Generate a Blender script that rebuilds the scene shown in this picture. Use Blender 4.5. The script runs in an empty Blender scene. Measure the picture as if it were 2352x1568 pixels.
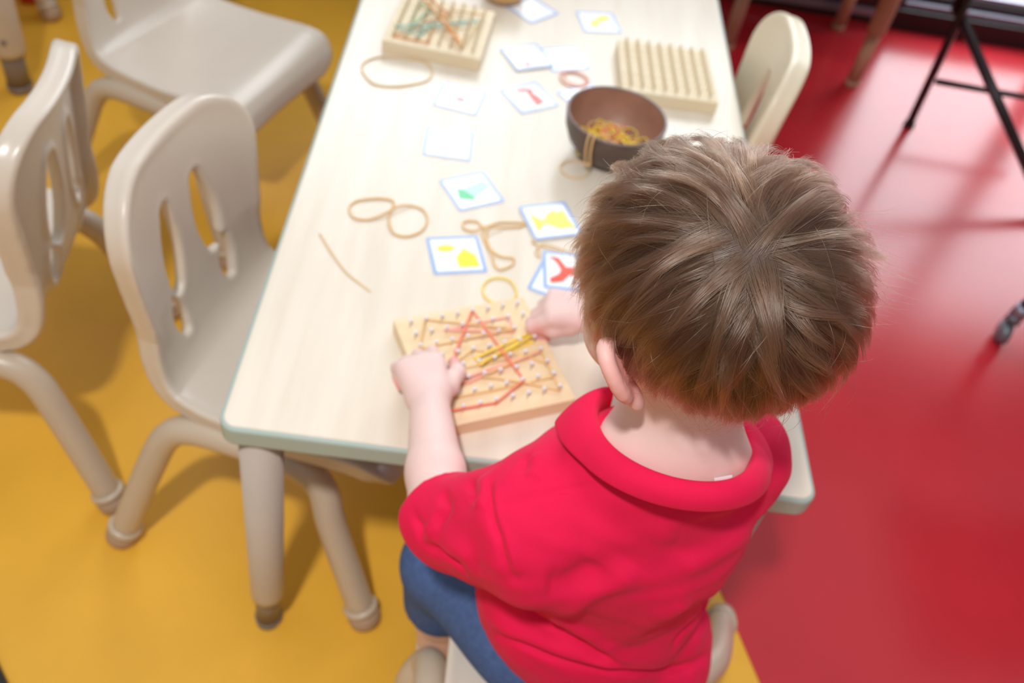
import bpy, bmesh, math, random
import numpy as np
from mathutils import Vector, Matrix

random.seed(7)
RNG = np.random.default_rng(7)
SC = bpy.context.scene
COL = SC.collection

# ------------------------------------------------------------------ camera
CAM_F, PITCH, ROLL, YAW = 2162.74, 0.819025, 0.20547, 0.0968524      # focal length in pixels of the 2352 x 1568 frame
CAM_C = np.array([0.211405, -0.539395, 1.21581])                     # floor is z = 0, the table top z = 0.46
_cp, _sp = math.cos(PITCH), math.sin(PITCH)
_fw = np.array([math.sin(YAW) * _cp, math.cos(YAW) * _cp, -_sp])
_r0 = np.array([math.cos(YAW), -math.sin(YAW), 0.0])
_u0 = np.cross(_r0, _fw)
_rt = math.cos(ROLL) * _r0 + math.sin(ROLL) * _u0
_up = -math.sin(ROLL) * _r0 + math.cos(ROLL) * _u0
cam_data = bpy.data.cameras.new('camera')
cam = bpy.data.objects.new('camera', cam_data)
COL.objects.link(cam)
cam.matrix_world = Matrix(((_rt[0], _up[0], -_fw[0], CAM_C[0]), (_rt[1], _up[1], -_fw[1], CAM_C[1]),
                           (_rt[2], _up[2], -_fw[2], CAM_C[2]), (0, 0, 0, 1)))
cam_data.sensor_width = 36.0
cam_data.lens = CAM_F / 2352 * 36.0
cam_data.clip_start = 0.02
cam_data.dof.use_dof = True
cam_data.dof.focus_distance = 0.535
cam_data.dof.aperture_fstop = 6.3
SC.camera = cam


def at(px, py, z):
    """the point of the horizontal plane z that the photograph shows at this pixel"""
    d = (px - 1176) / CAM_F * _rt - (py - 784) / CAM_F * _up + _fw
    t = (z - CAM_C[2]) / d[2]
    return CAM_C + d * t


# ------------------------------------------------------------------ light
world = bpy.data.worlds.new('world')
SC.world = world
world.use_nodes = True
bg = world.node_tree.nodes['Background']
bg.inputs[0].default_value = (0.93, 0.96, 1.0, 1)
bg.inputs[1].default_value = 0.50


def area(name, loc, target, sx, sy, power, color=(1, 1, 1)):
    l = bpy.data.lights.new(name, 'AREA')
    l.shape = 'RECTANGLE'
    l.size, l.size_y, l.energy, l.color = sx, sy, power, color
    o = bpy.data.objects.new(name, l)
    o.location = loc
    o.rotation_euler = (Vector(target) - Vector(loc)).to_track_quat('-Z', 'Y').to_euler()
    COL.objects.link(o)
    return o


lamp = area('ceiling_lamp', (-0.10, -0.88, 2.40), (0.18, -0.02, 0.35), 0.12, 0.12, 12.4, (1.0, 0.97, 0.94))
lamp.data.spread = math.radians(125)
area('daylight', (1.3, 2.75, 1.30), (1.2, 0.4, 0.5), 3.9, 2.1, 145, (0.92, 0.96, 1.0))

SC.view_settings.view_transform = 'Standard'
SC.view_settings.look = 'None'
SC.view_settings.gamma = 1.0
SC.view_settings.use_curve_mapping = False
SC.view_settings.exposure = 0.25


# ------------------------------------------------------------------ helpers
def lin(r, g, b):
    f = lambda c: (c / 255 / 12.92) if c <= 10.3 else ((c / 255 + 0.055) / 1.055) ** 2.4
    return (f(r), f(g), f(b), 1)


def mat(name, rgb, rough=0.5, vary=0.06, scale=12, spec=0.5, metal=0.0, bump=0.0, bscale=200, coat=0.0, sub=0.0, sheen=0.0, stretch=(1, 1, 1), rgb2=None):
    m = bpy.data.materials.new(name)
    m.use_nodes = True
    nt = m.node_tree
    N, L = nt.nodes, nt.links
    p = N['Principled BSDF']
    p.inputs['Roughness'].default_value = rough
    p.inputs['Metallic'].default_value = metal
    p.inputs['Specular IOR Level'].default_value = spec
    p.inputs['Coat Weight'].default_value = coat
    if sub:
        p.inputs['Subsurface Weight'].default_value = sub
        p.inputs['Subsurface Radius'].default_value = (0.012, 0.005, 0.003)
        p.inputs['Subsurface Scale'].default_value = 0.6
    if sheen:
        p.inputs['Sheen Weight'].default_value = sheen
        p.inputs['Sheen Roughness'].default_value = 0.4
    c = lin(*rgb)
    tc = N.new('ShaderNodeTexCoord')
    mp = N.new('ShaderNodeMapping')
    mp.inputs['Scale'].default_value = stretch
    L.new(tc.outputs['Object'], mp.inputs['Vector'])
    nz = N.new('ShaderNodeTexNoise')
    nz.inputs['Scale'].default_value = scale
    nz.inputs['Detail'].default_value = 4
    L.new(mp.outputs['Vector'], nz.inputs['Vector'])
    cr = N.new('ShaderNodeValToRGB')
    c2 = lin(*rgb2) if rgb2 else tuple(min(1, x * (1 + vary)) for x in c[:3]) + (1,)
    c1 = c if rgb2 else tuple(x * (1 - vary) for x in c[:3]) + (1,)
    cr.color_ramp.elements[0].position, cr.color_ramp.elements[1].position = 0.3, 0.7
    cr.color_ramp.elements[0].color, cr.color_ramp.elements[1].color = c1, c2
    L.new(nz.outputs['Fac'], cr.inputs['Fac'])
    L.new(cr.outputs['Color'], p.inputs['Base Color'])
    if bump:
        n2 = N.new('ShaderNodeTexNoise')
        n2.inputs['Scale'].default_value = bscale
        n2.inputs['Detail'].default_value = 2
        L.new(mp.outputs['Vector'], n2.inputs['Vector'])
        b = N.new('ShaderNodeBump')
        b.inputs['Strength'].default_value = bump
        b.inputs['Distance'].default_value = 0.002
        L.new(n2.outputs['Fac'], b.inputs['Height'])
        L.new(b.outputs['Normal'], p.inputs['Normal'])
    return m


M = {}
M['yellow'] = mat('yellow_vinyl', (232, 176, 58), 0.42, 0.06, 6, 0.4, bump=0.04, bscale=60)
M['red_floor'] = mat('red_vinyl', (190, 42, 52), 0.21, 0.07, 4, 0.5, bump=0.03, bscale=40)
M['maple'] = mat('maple_laminate', (220, 209, 191), 0.28, 0.0, 5, 0.5, stretch=(9, 0.8, 1), rgb2=(230, 221, 206))
M['sage'] = mat('sage_edge', (168, 186, 180), 0.5, 0.03)
M['plastic'] = mat('sand_plastic', (212, 201, 187), 0.26, 0.03, 8, 0.45)
M['cream'] = mat('cream_plastic', (232, 220, 194), 0.3, 0.03, 8, 0.45)
M['tube'] = mat('sand_tube', (196, 180, 160), 0.33, 0.03, 8)
M['glide'] = mat('tan_glide', (176, 148, 124), 0.5, 0.04)
M['pole'] = mat('grey_pole', (128, 116, 108), 0.4, 0.04)
M['leg'] = mat('table_leg', (190, 180, 170), 0.35, 0.03)
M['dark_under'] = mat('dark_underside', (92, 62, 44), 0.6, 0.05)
M['woodleg'] = mat('beige_leg', (186, 150, 124), 0.5, 0.05)
M['board'] = mat('pale_beech', (228, 203, 162), 0.5, 0.0, 7, 0.3, stretch=(1.2, 14, 14), rgb2=(236, 214, 178))
M['board2'] = mat('pale_birch', (229, 212, 178), 0.5, 0.0, 7, 0.3, stretch=(1.2, 14, 14), rgb2=(238, 224, 196))
M['nail'] = mat('silver_nail', (226, 224, 238), 0.3, 0.02, metal=0.0)
M['card'] = mat('white_card', (246, 248, 252), 0.16, 0.01, spec=0.6)
M['blue'] = mat('blue_border', (146, 178, 234), 0.2, 0.06, 60, spec=0.6)
M['c_yellow'] = mat('yellow_print', (250, 226, 44), 0.2, 0.03, spec=0.6)
M['c_red'] = mat('red_print', (238, 74, 46), 0.2, 0.03, spec=0.6)
M['c_pink'] = mat('pink_print', (244, 130, 136), 0.2, 0.03, spec=0.6)
M['c_green'] = mat('green_print', (48, 196, 122), 0.2, 0.03, spec=0.6)
M['c_mint'] = mat('mint_print', (176, 240, 222), 0.2, 0.03, spec=0.6)
M['b_tan'] = mat('tan_rubber', (228, 198, 150), 0.5, 0.06)
M['b_tan2'] = mat('deep_tan_rubber', (230, 192, 132), 0.5, 0.06)
M['b_red'] = mat('coral_rubber', (240, 132, 106), 0.5, 0.06)
M['b_pink'] = mat('pink_rubber', (244, 178, 162), 0.5, 0.06)
M['b_yellow'] = mat('yellow_rubber', (248, 216, 84), 0.5, 0.06)
M['b_green'] = mat('green_rubber', (168, 216, 180), 0.5, 0.06)
M['b_teal'] = mat('teal_rubber', (168, 210, 200), 0.5, 0.06)
M['b_orange'] = mat('orange_rubber', (232, 164, 96), 0.5, 0.06)
M['coco'] = mat('coconut_outside', (84, 64, 54), 0.42, 0.18, 60, bump=0.25, bscale=120)
M['coco_in'] = mat('coconut_inside', (160, 118, 98), 0.45, 0.12, 40)
M['coco_rim'] = mat('coconut_rim', (120, 104, 104), 0.35, 0.05)
M['skin'] = mat('skin', (228, 198, 192), 0.5, 0.04, 25, 0.35, sub=0.22, bump=0.03, bscale=500)
_nt = M['skin'].node_tree
_p = _nt.nodes['Principled BSDF']
_src = _p.inputs['Base Color'].links[0].from_socket
_mx = _nt.nodes.new('ShaderNodeMixRGB')
_a = _nt.nodes.new('ShaderNodeAttribute'); _a.attribute_name = 'flush'
_mx.inputs['Color2'].default_value = lin(226, 152, 146)
_nt.links.new(_a.outputs['Fac'], _mx.inputs['Fac'])
_nt.links.new(_src, _mx.inputs['Color1'])
_nt.links.new(_mx.outputs['Color'], _p.inputs['Base Color'])
M['ear'] = mat('ear_skin', (232, 160, 150), 0.5, 0.03, 25, 0.35, sub=0.3)
M['nails'] = mat('finger_nail', (236, 180, 176), 0.3, 0.02)
M['shirt'] = mat('red_cotton', (224, 28, 76), 0.85, 0.03, 40, 0.12, sheen=0.04, bump=0.25, bscale=1400)
M['denim'] = mat('blue_denim', (74, 98, 146), 0.85, 0.14, 160, 0.2, bump=0.3, bscale=900)
M['white'] = mat('white_cotton', (228, 226, 228), 0.7, 0.02)
M['black'] = mat('black_rubber', (26, 24, 28), 0.6, 0.1)
M['frame'] = mat('black_frame', (22, 16, 20), 0.4, 0.1)
M['alu'] = mat('grey_aluminium', (150, 152, 168), 0.35, 0.04, metal=0.5)
M['steel'] = mat('dark_steel', (58, 52, 56), 0.32, 0.08, metal=0.6)
M['caster'] = mat('grey_caster', (120, 128, 138), 0.35, 0.1, metal=0.4)
M['wall'] = mat('dark_panel', (56, 20, 24), 0.6, 0.05)
M['paint'] = mat('wall_paint', (196, 188, 180), 0.8, 0.02, 4)
M['redblock'] = mat('red_block', (190, 50, 10), 0.5, 0.05)
M['eye'] = mat('eye_white', (235, 232, 228), 0.2, 0.01)
M['cup'] = mat('bamboo', (214, 176, 84), 0.45, 0.05)
M['cupin'] = mat('bamboo_base', (176, 140, 108), 0.5, 0.05)


def glass():
    m = bpy.data.materials.new('window_glass')
    m.use_nodes = True
    N, L = m.node_tree.nodes, m.node_tree.links
    N.remove(N['Principled BSDF'])
    t = N.new('ShaderNodeBsdfTransparent')
    g = N.new('ShaderNodeBsdfGlossy')
    g.inputs['Roughness'].default_value = 0.02
    mix = N.new('ShaderNodeMixShader')
    mix.inputs[0].default_value = 0.06
    L.new(t.outputs[0], mix.inputs[1])
    L.new(g.outputs[0], mix.inputs[2])
    L.new(mix.outputs[0], N['Material Output'].inputs['Surface'])
    return m


M['glass'] = glass()


def tag(o, label=None, cat=None, group=None, kind=None):
    if label: o['label'] = label
    if cat: o['category'] = cat
    if group: o['group'] = group
    if kind: o['kind'] = kind
    return o


def empty(name, loc, rz=0.0):
    o = bpy.data.objects.new(name, None)
    o.empty_display_size = 0.02
    o.location = loc
    o.rotation_euler = (0, 0, rz)
    COL.objects.link(o)
    return o


def link(name, me, m, parent=None, loc=None, rz=0.0):
    o = bpy.data.objects.new(name, me)
    if m is not None and not me.materials:
        me.materials.append(m)
    COL.objects.link(o)
    if parent is not None: o.parent = parent
    if loc is not None: o.location = loc
    o.rotation_euler = (0, 0, rz)
    return o


def copy_tree(o, parent=None):
    c = o.copy()
    COL.objects.link(c)
    c.parent = parent
    for ch in list(o.children):
        copy_tree(ch, c)
    return c


def mesh(name, V, F, smooth=True):
    me = bpy.data.meshes.new(name)
    V = np.asarray(V, dtype=np.float32)
    if isinstance(F, np.ndarray):
        n, k = F.shape
        me.vertices.add(len(V)); me.vertices.foreach_set('co', V.ravel())
        me.loops.add(n * k); me.loops.foreach_set('vertex_index', F.astype(np.int32).ravel())
        me.polygons.add(n)
        me.polygons.foreach_set('loop_start', np.arange(0, n * k, k, dtype=np.int32))
        me.update(calc_edges=True)
        me.validate()
    else:
        me.from_pydata([tuple(v) for v in V.tolist()], [], F)
    if smooth:
        me.polygons.foreach_set('use_smooth', np.ones(len(me.polygons), dtype=bool))
    me.update()
    return me


def bm_mesh(name, bm, smooth=False):
    me = bpy.data.meshes.new(name)
    bmesh.ops.recalc_face_normals(bm, faces=bm.faces[:])
    bm.to_mesh(me); bm.free()
    if smooth:
        for p in me.polygons: p.use_smooth = True
    return me


def box(sx, sy, sz, bevel=0.0, seg=2, z0=0.0, c=(0, 0)):
    """a bevelled box standing on z0"""
    bm = bmesh.new()
    bmesh.ops.create_cube(bm, size=1)
    for v in bm.verts:
        v.co = Vector((v.co.x * sx + c[0], v.co.y * sy + c[1], (v.co.z + 0.5) * sz + z0))
    if bevel:
        bmesh.ops.bevel(bm, geom=bm.edges[:], offset=bevel, segments=seg, affect='EDGES', profile=0.5)
    return bm_mesh('box', bm)


def tube(pts, r, n=14, closed=False, cap=True, flat=1.0):
    P = np.asarray(pts, float)
    k = len(P)
    R = np.full(k, r) if np.isscalar(r) else np.asarray(r, float)
    if closed:
        T = np.roll(P, -1, 0) - np.roll(P, 1, 0)
    else:
        T = np.gradient(P, axis=0)
    T /= np.linalg.norm(T, axis=1)[:, None] + 1e-12
    ref = np.array([0, 0, 1.0]) if abs(T[0][2]) < 0.9 else np.array([1.0, 0, 0])
    A = np.cross(T[0], ref); A /= np.linalg.norm(A)
    V = []
    for i in range(k):
        A = A - T[i] * np.dot(A, T[i]); A /= np.linalg.norm(A) + 1e-12
        B = np.cross(T[i], A)
        for j in range(n):
            a = 2 * math.pi * j / n
            V.append(P[i] + R[i] * (math.cos(a) * A + flat * math.sin(a) * B))
    F = []
    for i in range(k if closed else k - 1):
        i2 = (i + 1) % k
        for j in range(n):
            j2 = (j + 1) % n
            F.append((i * n + j, i * n + j2, i2 * n + j2, i2 * n + j))
    if not closed and cap:
        F.append(tuple(reversed(range(n)))); F.append(tuple((k - 1) * n + j for j in range(n)))
    return mesh('tube', V, F)


def lathe(prof, n=48, cap0=True, cap1=True):
    V, F = [], []
    for r, z in prof:
        for j in range(n):
            a = 2 * math.pi * j / n
            V.append((r * math.cos(a), r * math.sin(a), z))
    for i in range(len(prof) - 1):
        for j in range(n):
            j2 = (j + 1) % n
            F.append((i * n + j, i * n + j2, (i + 1) * n + j2, (i + 1) * n + j))
    if cap0: F.append(tuple(reversed(range(n))))
    if cap1: F.append(tuple((len(prof) - 1) * n + j for j in range(n)))
    return mesh('lathe', V, F)


def catmull(P, per=10, closed=False):
    P = np.asarray(P, float); n = len(P); out = []
    rng = range(n) if closed else range(n - 1)
    for i in rng:
        g = (lambda j: P[j % n]) if closed else (lambda j: P[min(max(j, 0), n - 1)])
        a, b, c, d = g(i - 1), g(i), g(i + 1), g(i + 2)
        for s in range(per):
            t = s / per
            out.append(0.5 * (2 * b + (c - a) * t + (2 * a - 5 * b + 4 * c - d) * t * t + (3 * b - a - 3 * c + d) * t ** 3))
    if not closed: out.append(P[-1])
    return np.array(out)


# ------------------------------------------------------------------ signed distance fields and surface nets
class Field:
    def __init__(s, lo, hi, h):
        s.lo, s.h = np.array(lo, float), h
        s.n = np.ceil((np.array(hi) - s.lo) / h).astype(int) + 1
        s.D = np.full(s.n, 1.0, np.float32)
        s.ax = [(s.lo[i] + np.arange(s.n[i]) * h).astype(np.float32) for i in range(3)]

    def sub(s, lo, hi):
        a = np.clip(np.floor((np.array(lo) - s.lo) / s.h).astype(int), 0, s.n)
        b = np.clip(np.ceil((np.array(hi) - s.lo) / s.h).astype(int) + 1, 0, s.n)
        sl = tuple(slice(a[i], b[i]) for i in range(3))
        X, Y, Z = np.meshgrid(*[s.ax[i][sl[i]] for i in range(3)], indexing='ij', sparse=True)
        return sl, X, Y, Z

    def put(s, sl, d, k, op):
        if op == 'add':
            a = s.D[sl]
            if k > 0:
                h = np.clip(0.5 + 0.5 * (a - d) / k, 0, 1)
                s.D[sl] = a * (1 - h) + d * h - k * h * (1 - h)
            else:
                s.D[sl] = np.minimum(a, d)
        elif op == 'cut':
            a = s.D[sl]; d = -d
            if k > 0:
                h = np.clip(0.5 - 0.5 * (a - d) / k, 0, 1)
                s.D[sl] = a * (1 - h) + d * h + k * h * (1 - h)
            else:
                s.D[sl] = np.maximum(a, d)

    def cap(s, a, b, ra, rb=None, k=0.01, op='add'):
        """tapering capsule"""
        rb = ra if rb is None else rb
        a, b = np.array(a, float), np.array(b, float)
        m = max(ra, rb) + k * 1.2 + 3 * s.h
        sl, X, Y, Z = s.sub(np.minimum(a, b) - m, np.maximum(a, b) + m)
        ba = b - a; L2 = float(ba @ ba) + 1e-12
        t = np.clip(((X - a[0]) * ba[0] + (Y - a[1]) * ba[1] + (Z - a[2]) * ba[2]) / L2, 0, 1)
        d = np.sqrt((X - a[0] - t * ba[0]) ** 2 + (Y - a[1] - t * ba[1]) ** 2 + (Z - a[2] - t * ba[2]) ** 2) - (ra + (rb - ra) * t)
        s.put(sl, d.astype(np.float32), k, op)

    def half(s, c, n, rad):
        """cut away what lies beyond a plane, within a ball round its centre"""
        c, n = np.array(c, float), np.array(n, float)
        sl, X, Y, Z = s.sub(c - rad, c + rad)
        d = (X - c[0]) * n[0] + (Y - c[1]) * n[1] + (Z - c[2]) * n[2]
        near = (X - c[0]) ** 2 + (Y - c[1]) ** 2 + (Z - c[2]) ** 2 < rad * rad
        s.D[sl] = np.where(near, np.maximum(s.D[sl], d), s.D[sl]).astype(np.float32)

    def chain(s, pts, rad, k=0.004, op='add'):
        for i in range(len(pts) - 1):
            s.cap(pts[i], pts[i + 1], rad[i], rad[i + 1], k, op)

    def ell(s, c, r, axes=None, k=0.01, op='add'):
        """ellipsoid with its own axes (rows of axes)"""
        c, r = np.array(c, float), np.array(r, float)
        A = np.eye(3) if axes is None else np.array(axes, float)
        ext = np.sqrt(((A * r[:, None]) ** 2).sum(0)) + k * 1.2 + 3 * s.h
        sl, X, Y, Z = s.sub(c - ext, c + ext)
        q = [(X - c[0]) * A[i][0] + (Y - c[1]) * A[i][1] + (Z - c[2]) * A[i][2] for i in range(3)]
        k0 = np.sqrt(sum((q[i] / r[i]) ** 2 for i in range(3)))
        k1 = np.sqrt(sum((q[i] / r[i] ** 2) ** 2 for i in range(3)))
        d = k0 * (k0 - 1) / np.maximum(k1, 1e-6)
        s.put(sl, d.astype(np.float32), k, op)

    def mesh(s, name):
        D, h = s.D, s.h
        I = D < 0
        cnt = np.zeros(tuple(x - 1 for x in D.shape), np.int8)
        for a in (0, 1):
            for b in (0, 1):
                for c in (0, 1):
                    cnt += I[a:D.shape[0] - 1 + a, b:D.shape[1] - 1 + b, c:D.shape[2] - 1 + c]
        mixed = (cnt > 0) & (cnt < 8)
        idx = np.full(mixed.shape, -1, np.int32)
        P = np.argwhere(mixed)
        idx[mixed] = np.arange(len(P))
        acc = np.zeros((len(P), 3)); num = np.zeros(len(P))
        corners = [(a, b, c) for a in (0, 1) for b in (0, 1) for c in (0, 1)]
        for i, A in enumerate(corners):
            for B in corners[i + 1:]:
                if sum(abs(A[q] - B[q]) for q in range(3)) != 1: continue
                da = D[P[:, 0] + A[0], P[:, 1] + A[1], P[:, 2] + A[2]]
                db = D[P[:, 0] + B[0], P[:, 1] + B[1], P[:, 2] + B[2]]
                cr = (da < 0) != (db < 0)
                t = np.where(cr, da / np.where(da == db, 1, da - db), 0)
                t = np.clip(t, 0, 1)
                pt = np.array(A)[None] + t[:, None] * (np.array(B) - np.array(A))[None]
                acc += pt * cr[:, None]; num += cr
        V = s.lo + (P + acc / np.maximum(num, 1)[:, None]) * h
        F = []
        for ax in range(3):
            o1, o2 = (ax + 1) % 3, (ax + 2) % 3
            sA = [slice(None)] * 3; sB = [slice(None)] * 3
            sA[ax] = slice(0, -1); sB[ax] = slice(1, None)
            a, b = I[tuple(sA)], I[tuple(sB)]
            E = np.argwhere(a != b)
            E = E[(E[:, o1] > 0) & (E[:, o2] > 0) & (E[:, o1] < D.shape[o1] - 1) & (E[:, o2] < D.shape[o2] - 1)]
            flip = ~a[E[:, 0], E[:, 1], E[:, 2]]
            d1 = np.zeros(3, int); d1[o1] = 1
            d2 = np.zeros(3, int); d2[o2] = 1
            g = lambda Q: idx[Q[:, 0], Q[:, 1], Q[:, 2]]
            q = np.stack([g(E - d1 - d2), g(E - d2), g(E), g(E - d1)], 1)
            q[flip] = q[flip][:, ::-1]
            F.append(q)
        F = np.concatenate(F)
        F = F[(F >= 0).all(1)]
        # two passes of light smoothing take the last voxel facets out
        for _ in range(3):
            S = np.zeros_like(V); N = np.zeros(len(V))
            for i, j in ((0, 1), (1, 2), (2, 3), (3, 0)):
                np.add.at(S, F[:, i], V[F[:, j]]); np.add.at(N, F[:, i], 1)
                np.add.at(S, F[:, j], V[F[:, i]]); np.add.at(N, F[:, j], 1)
            V = 0.5 * V + 0.5 * S / np.maximum(N, 1)[:, None]
        return V, F


# ------------------------------------------------------------------ the setting
TT = 0.46                                            # table top height
fl = mesh('floor', [(-3.2, -2.2, 0), (3.4, -2.2, 0), (3.4, 2.06, 0), (-3.2, 2.06, 0)], [(0, 1, 2, 3)], False)
tag(link('floor', fl, M['yellow']), 'yellow vinyl floor under the left half of the table', kind='structure')
# the red sheet joins the yellow one along a straight seam that runs under the table
b0, b1 = at(1690, 1440, 0), at(1745, 1568, 0)
dirn = (b0 - b1) / np.linalg.norm(b0 - b1)
e0, e1 = b1 - dirn * 2.1, b0 + dirn * 2.0
rd = bmesh.new()
pts = [(e0[0], e0[1]), (3.4, e0[1]), (3.4, 2.06), (e1[0], 2.06)]
t_ = (2.06 - b0[1]) / dirn[1]
pts[3] = (b0[0] + dirn[0] * t_, 2.06)
vs = [rd.verts.new((x, y, 0.0)) for x, y in pts]
f = rd.faces.new(vs)
ex = bmesh.ops.extrude_face_region(rd, geom=[f])
for g in ex['geom']:
    if isinstance(g, bmesh.types.BMVert): g.co.z += 0.0015
tag(link('floor', bm_mesh('floor_red', rd), M['red_floor']), 'glossy red vinyl floor on the right of the room', kind='structure')

for nm, sx, sy, cx, cy in (('wall_left', 0.1, 4.3, -3.25, -0.09), ('wall_right', 0.1, 4.3, 3.45, -0.09), ('wall_back', 6.8, 0.1, 0.1, -2.25)):
    tag(link(nm, box(sx, sy, 2.7, 0.0, c=(cx, cy)), M['paint']), 'plain pale room wall', kind='structure')
# wall with the window at the far end: y = 2.02
WY = 2.0
wl = empty('wall_far', (0, 0, 0)); tag(wl, 'dark far wall with a grey kick strip behind the far table', kind='structure')
link('panel', box(2.9, 0.08, 1.05, 0.002, c=(-0.15, WY + 0.05)), M['wall'], wl)  # unseen upper part, raised to shade the floor near the wall
link('kick_strip', box(0.66, 0.012, 0.022, 0.002, z0=0.025, c=(0.96, WY + 0.004)), M['alu'], wl)
w = empty('window_1', (0, 0, 0)); tag(w, 'tall window in black frame with grey sill at floor level, top right', kind='structure')
link('bottom_rail', box(2.1, 0.10, 0.06, 0.003, c=(2.35, WY + 0.045)), M['frame'], w)
link('sill', box(2.04, 0.03, 0.016, 0.002, z0=0.06, c=(2.37, WY + 0.03)), M['alu'], w)
link('lower_bead', box(2.1, 0.05, 0.018, 0.002, z0=0.076, c=(2.35, WY + 0.06)), M['frame'], w)
link('glazing_bead', box(2.04, 0.02, 0.014, 0.002, z0=0.094, c=(2.37, WY + 0.06)), M['alu'], w)
for x in (1.33, 1.87, 2.6, 3.37):
    link('mullion', box(0.05, 0.07, 1.14, 0.003, z0=0.06, c=(x, WY + 0.05)), M['frame'], w)
link('top_rail', box(4.8, 0.08, 0.06, 0.003, z0=2.0, c=(1.0, WY + 0.05)), M['frame'], w)
for x0, x1 in ((1.355, 1.845), (1.895, 2.575), (2.625, 3.345)):
    link('pane', box(x1 - x0, 0.006, 1.06, 0.0, z0=0.1, c=((x0 + x1) / 2, WY + 0.06)), M['glass'], w)
link('added_panel', box(2.1, 0.08, 0.90, 0.002, z0=1.16, c=(2.37, WY + 0.05)), M['wall'], wl)  # unseen, added to cut short the window's reflection on the red floor
w2 = empty('window_2', (0, 0, 0)); tag(w2, 'window above the dark panel behind the far end of the table', kind='structure')
link('pane', box(2.85, 0.006, 0.95, 0.0, z0=1.05, c=(-0.13, WY + 0.06)), M['glass'], w2)
for x in (-1.57, -0.6, 0.36):
    link('mullion', box(0.05, 0.07, 0.95, 0.003, z0=1.05, c=(x, WY + 0.05)), M['frame'], w2)


# ------------------------------------------------------------------ tables
def rrect(x0, y0, x1, y1, r, n=6):
    out = []
    for cx, cy, a0 in ((x1 - r, y1 - r, 0), (x0 + r, y1 - r, 90), (x0 + r, y0 + r, 180), (x1 - r, y0 + r, 270)):
        for i in range(n + 1):
            a = math.radians(a0 + 90 * i / n)
            out.append((cx + r * math.cos(a), cy + r * math.sin(a)))
    return out


def slab(outline, z0, z1, bevel):
    bm = bmesh.new()
    f = bm.faces.new([bm.verts.new((x, y, z0)) for x, y in outline])
    ex = bmesh.ops.extrude_face_region(bm, geom=[f])
    for g in ex['geom']:
        if isinstance(g, bmesh.types.BMVert): g.co.z = z1
    if bevel:
        ed = [e for e in bm.edges if abs(e.verts[0].co.z - e.verts[1].co.z) < 1e-6]
        bmesh.ops.bevel(bm, geom=ed, offset=bevel, segments=3, affect='EDGES', profile=0.5)
    return bm_mesh('slab', bm)


def table_leg(root, x, y, upper, lower, lean=(0, 0), joint=0.13, ru=(0.023, 0.0205), rp=0.0155):
    a = np.array([x, y, TT - 0.026]); b = np.array([x + lean[0], y + lean[1], 0.0])
    j = b + (a - b) * (joint / (TT - 0.026))
    o = link('leg', tube([a, j + (a - j) * 0.03, j], [ru[0], ru[1], ru[1] * 0.96], 24), upper, root)
    link('leg_pole', tube([j + (a - j) * 0.05, b + (a - b) * 0.03], rp, 20), lower, o)
    link('leg_cap', tube([b + (a - b) * 0.035, b], [rp * 1.12, rp * 1.02], 20), lower, o)
    return o


tb = empty('activity_table', (0, 0, 0))
tag(tb, 'long maple laminate table with sage edging, boy seated at its near end', 'table')
link('tabletop', slab(rrect(0.004, 0.004, 0.596, 1.216, 0.014), TT - 0.020, TT, 0.0015), M['maple'], tb)
link('edge_band', slab(rrect(0.0, 0.0, 0.6, 1.22, 0.018), TT - 0.027, TT - 0.0008, 0.004), M['sage'], tb)
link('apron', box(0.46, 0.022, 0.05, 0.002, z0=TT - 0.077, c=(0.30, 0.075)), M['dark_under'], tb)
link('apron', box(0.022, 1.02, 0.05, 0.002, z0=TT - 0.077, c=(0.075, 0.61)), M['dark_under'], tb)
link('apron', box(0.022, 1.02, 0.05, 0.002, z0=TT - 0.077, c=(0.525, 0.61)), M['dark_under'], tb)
for sx, sy, ln in ((0.036, 0.026, (-0.014, 0.002)), (0.545, 0.028, (0.01, 0.012)), (0.055, 1.17, (-0.012, 0)), (0.545, 1.17, (0.01, 0))):
    table_leg(tb, sx, sy, M['leg'], M['pole'], ln, joint=0.075)

# far table, only its legs are in the frame
ft = empty('activity_table', (0, 0, 0))
tag(ft, 'second table by the window, only its beige two-stage legs show at top right', 'table')
link('tabletop', slab(rrect(0.61, 1.29, 1.235, 1.985, 0.05), TT - 0.025, TT, 0.003), M['maple'], ft)  # unseen top, stretched well past the legs to darken the floor beneath
for (px, py), ln in (((1955, 195), (0, 0)), ((1922, 55), (0, 0)), ((1668, 110), (0, 0))):
    q = at(px, py, 0)
    table_leg(ft, min(max(q[0], 0.80), 1.17), min(q[1], 1.945), M['woodleg'], M['woodleg'], ln, 0.15, (0.024, 0.023), 0.017)
# left table, one leg with bolts
lt = empty('activity_table', (0, 0, 0))
tag(lt, 'third table at far left, one sand leg with grey foot showing', 'table')
q = at(48, 205, 0)
link('tabletop', slab(rrect(q[0] - 0.62, q[1] - 0.06, q[0] + 0.06, q[1] + 0.27, 0.03), TT - 0.025, TT, 0.003), M['maple'], lt)
lg = table_leg(lt, q[0], q[1], M['tube'], M['pole'], (0, 0), 0.085, (0.034, 0.030), 0.0225)
for a in (-75, -125):
    d = np.array([math.cos(math.radians(a)), math.sin(math.radians(a)), 0])
    c = np.array([q[0], q[1], 0.125]) + d * 0.0295
    link('bolt', tube([c, c + d * 0.004], [0.006, 0.005], 10), M['pole'], lg)
table_leg(lt, q[0] - 0.5, q[1], M['tube'], M['pole'], (0, 0), 0.085, (0.034, 0.030), 0.0225)


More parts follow.
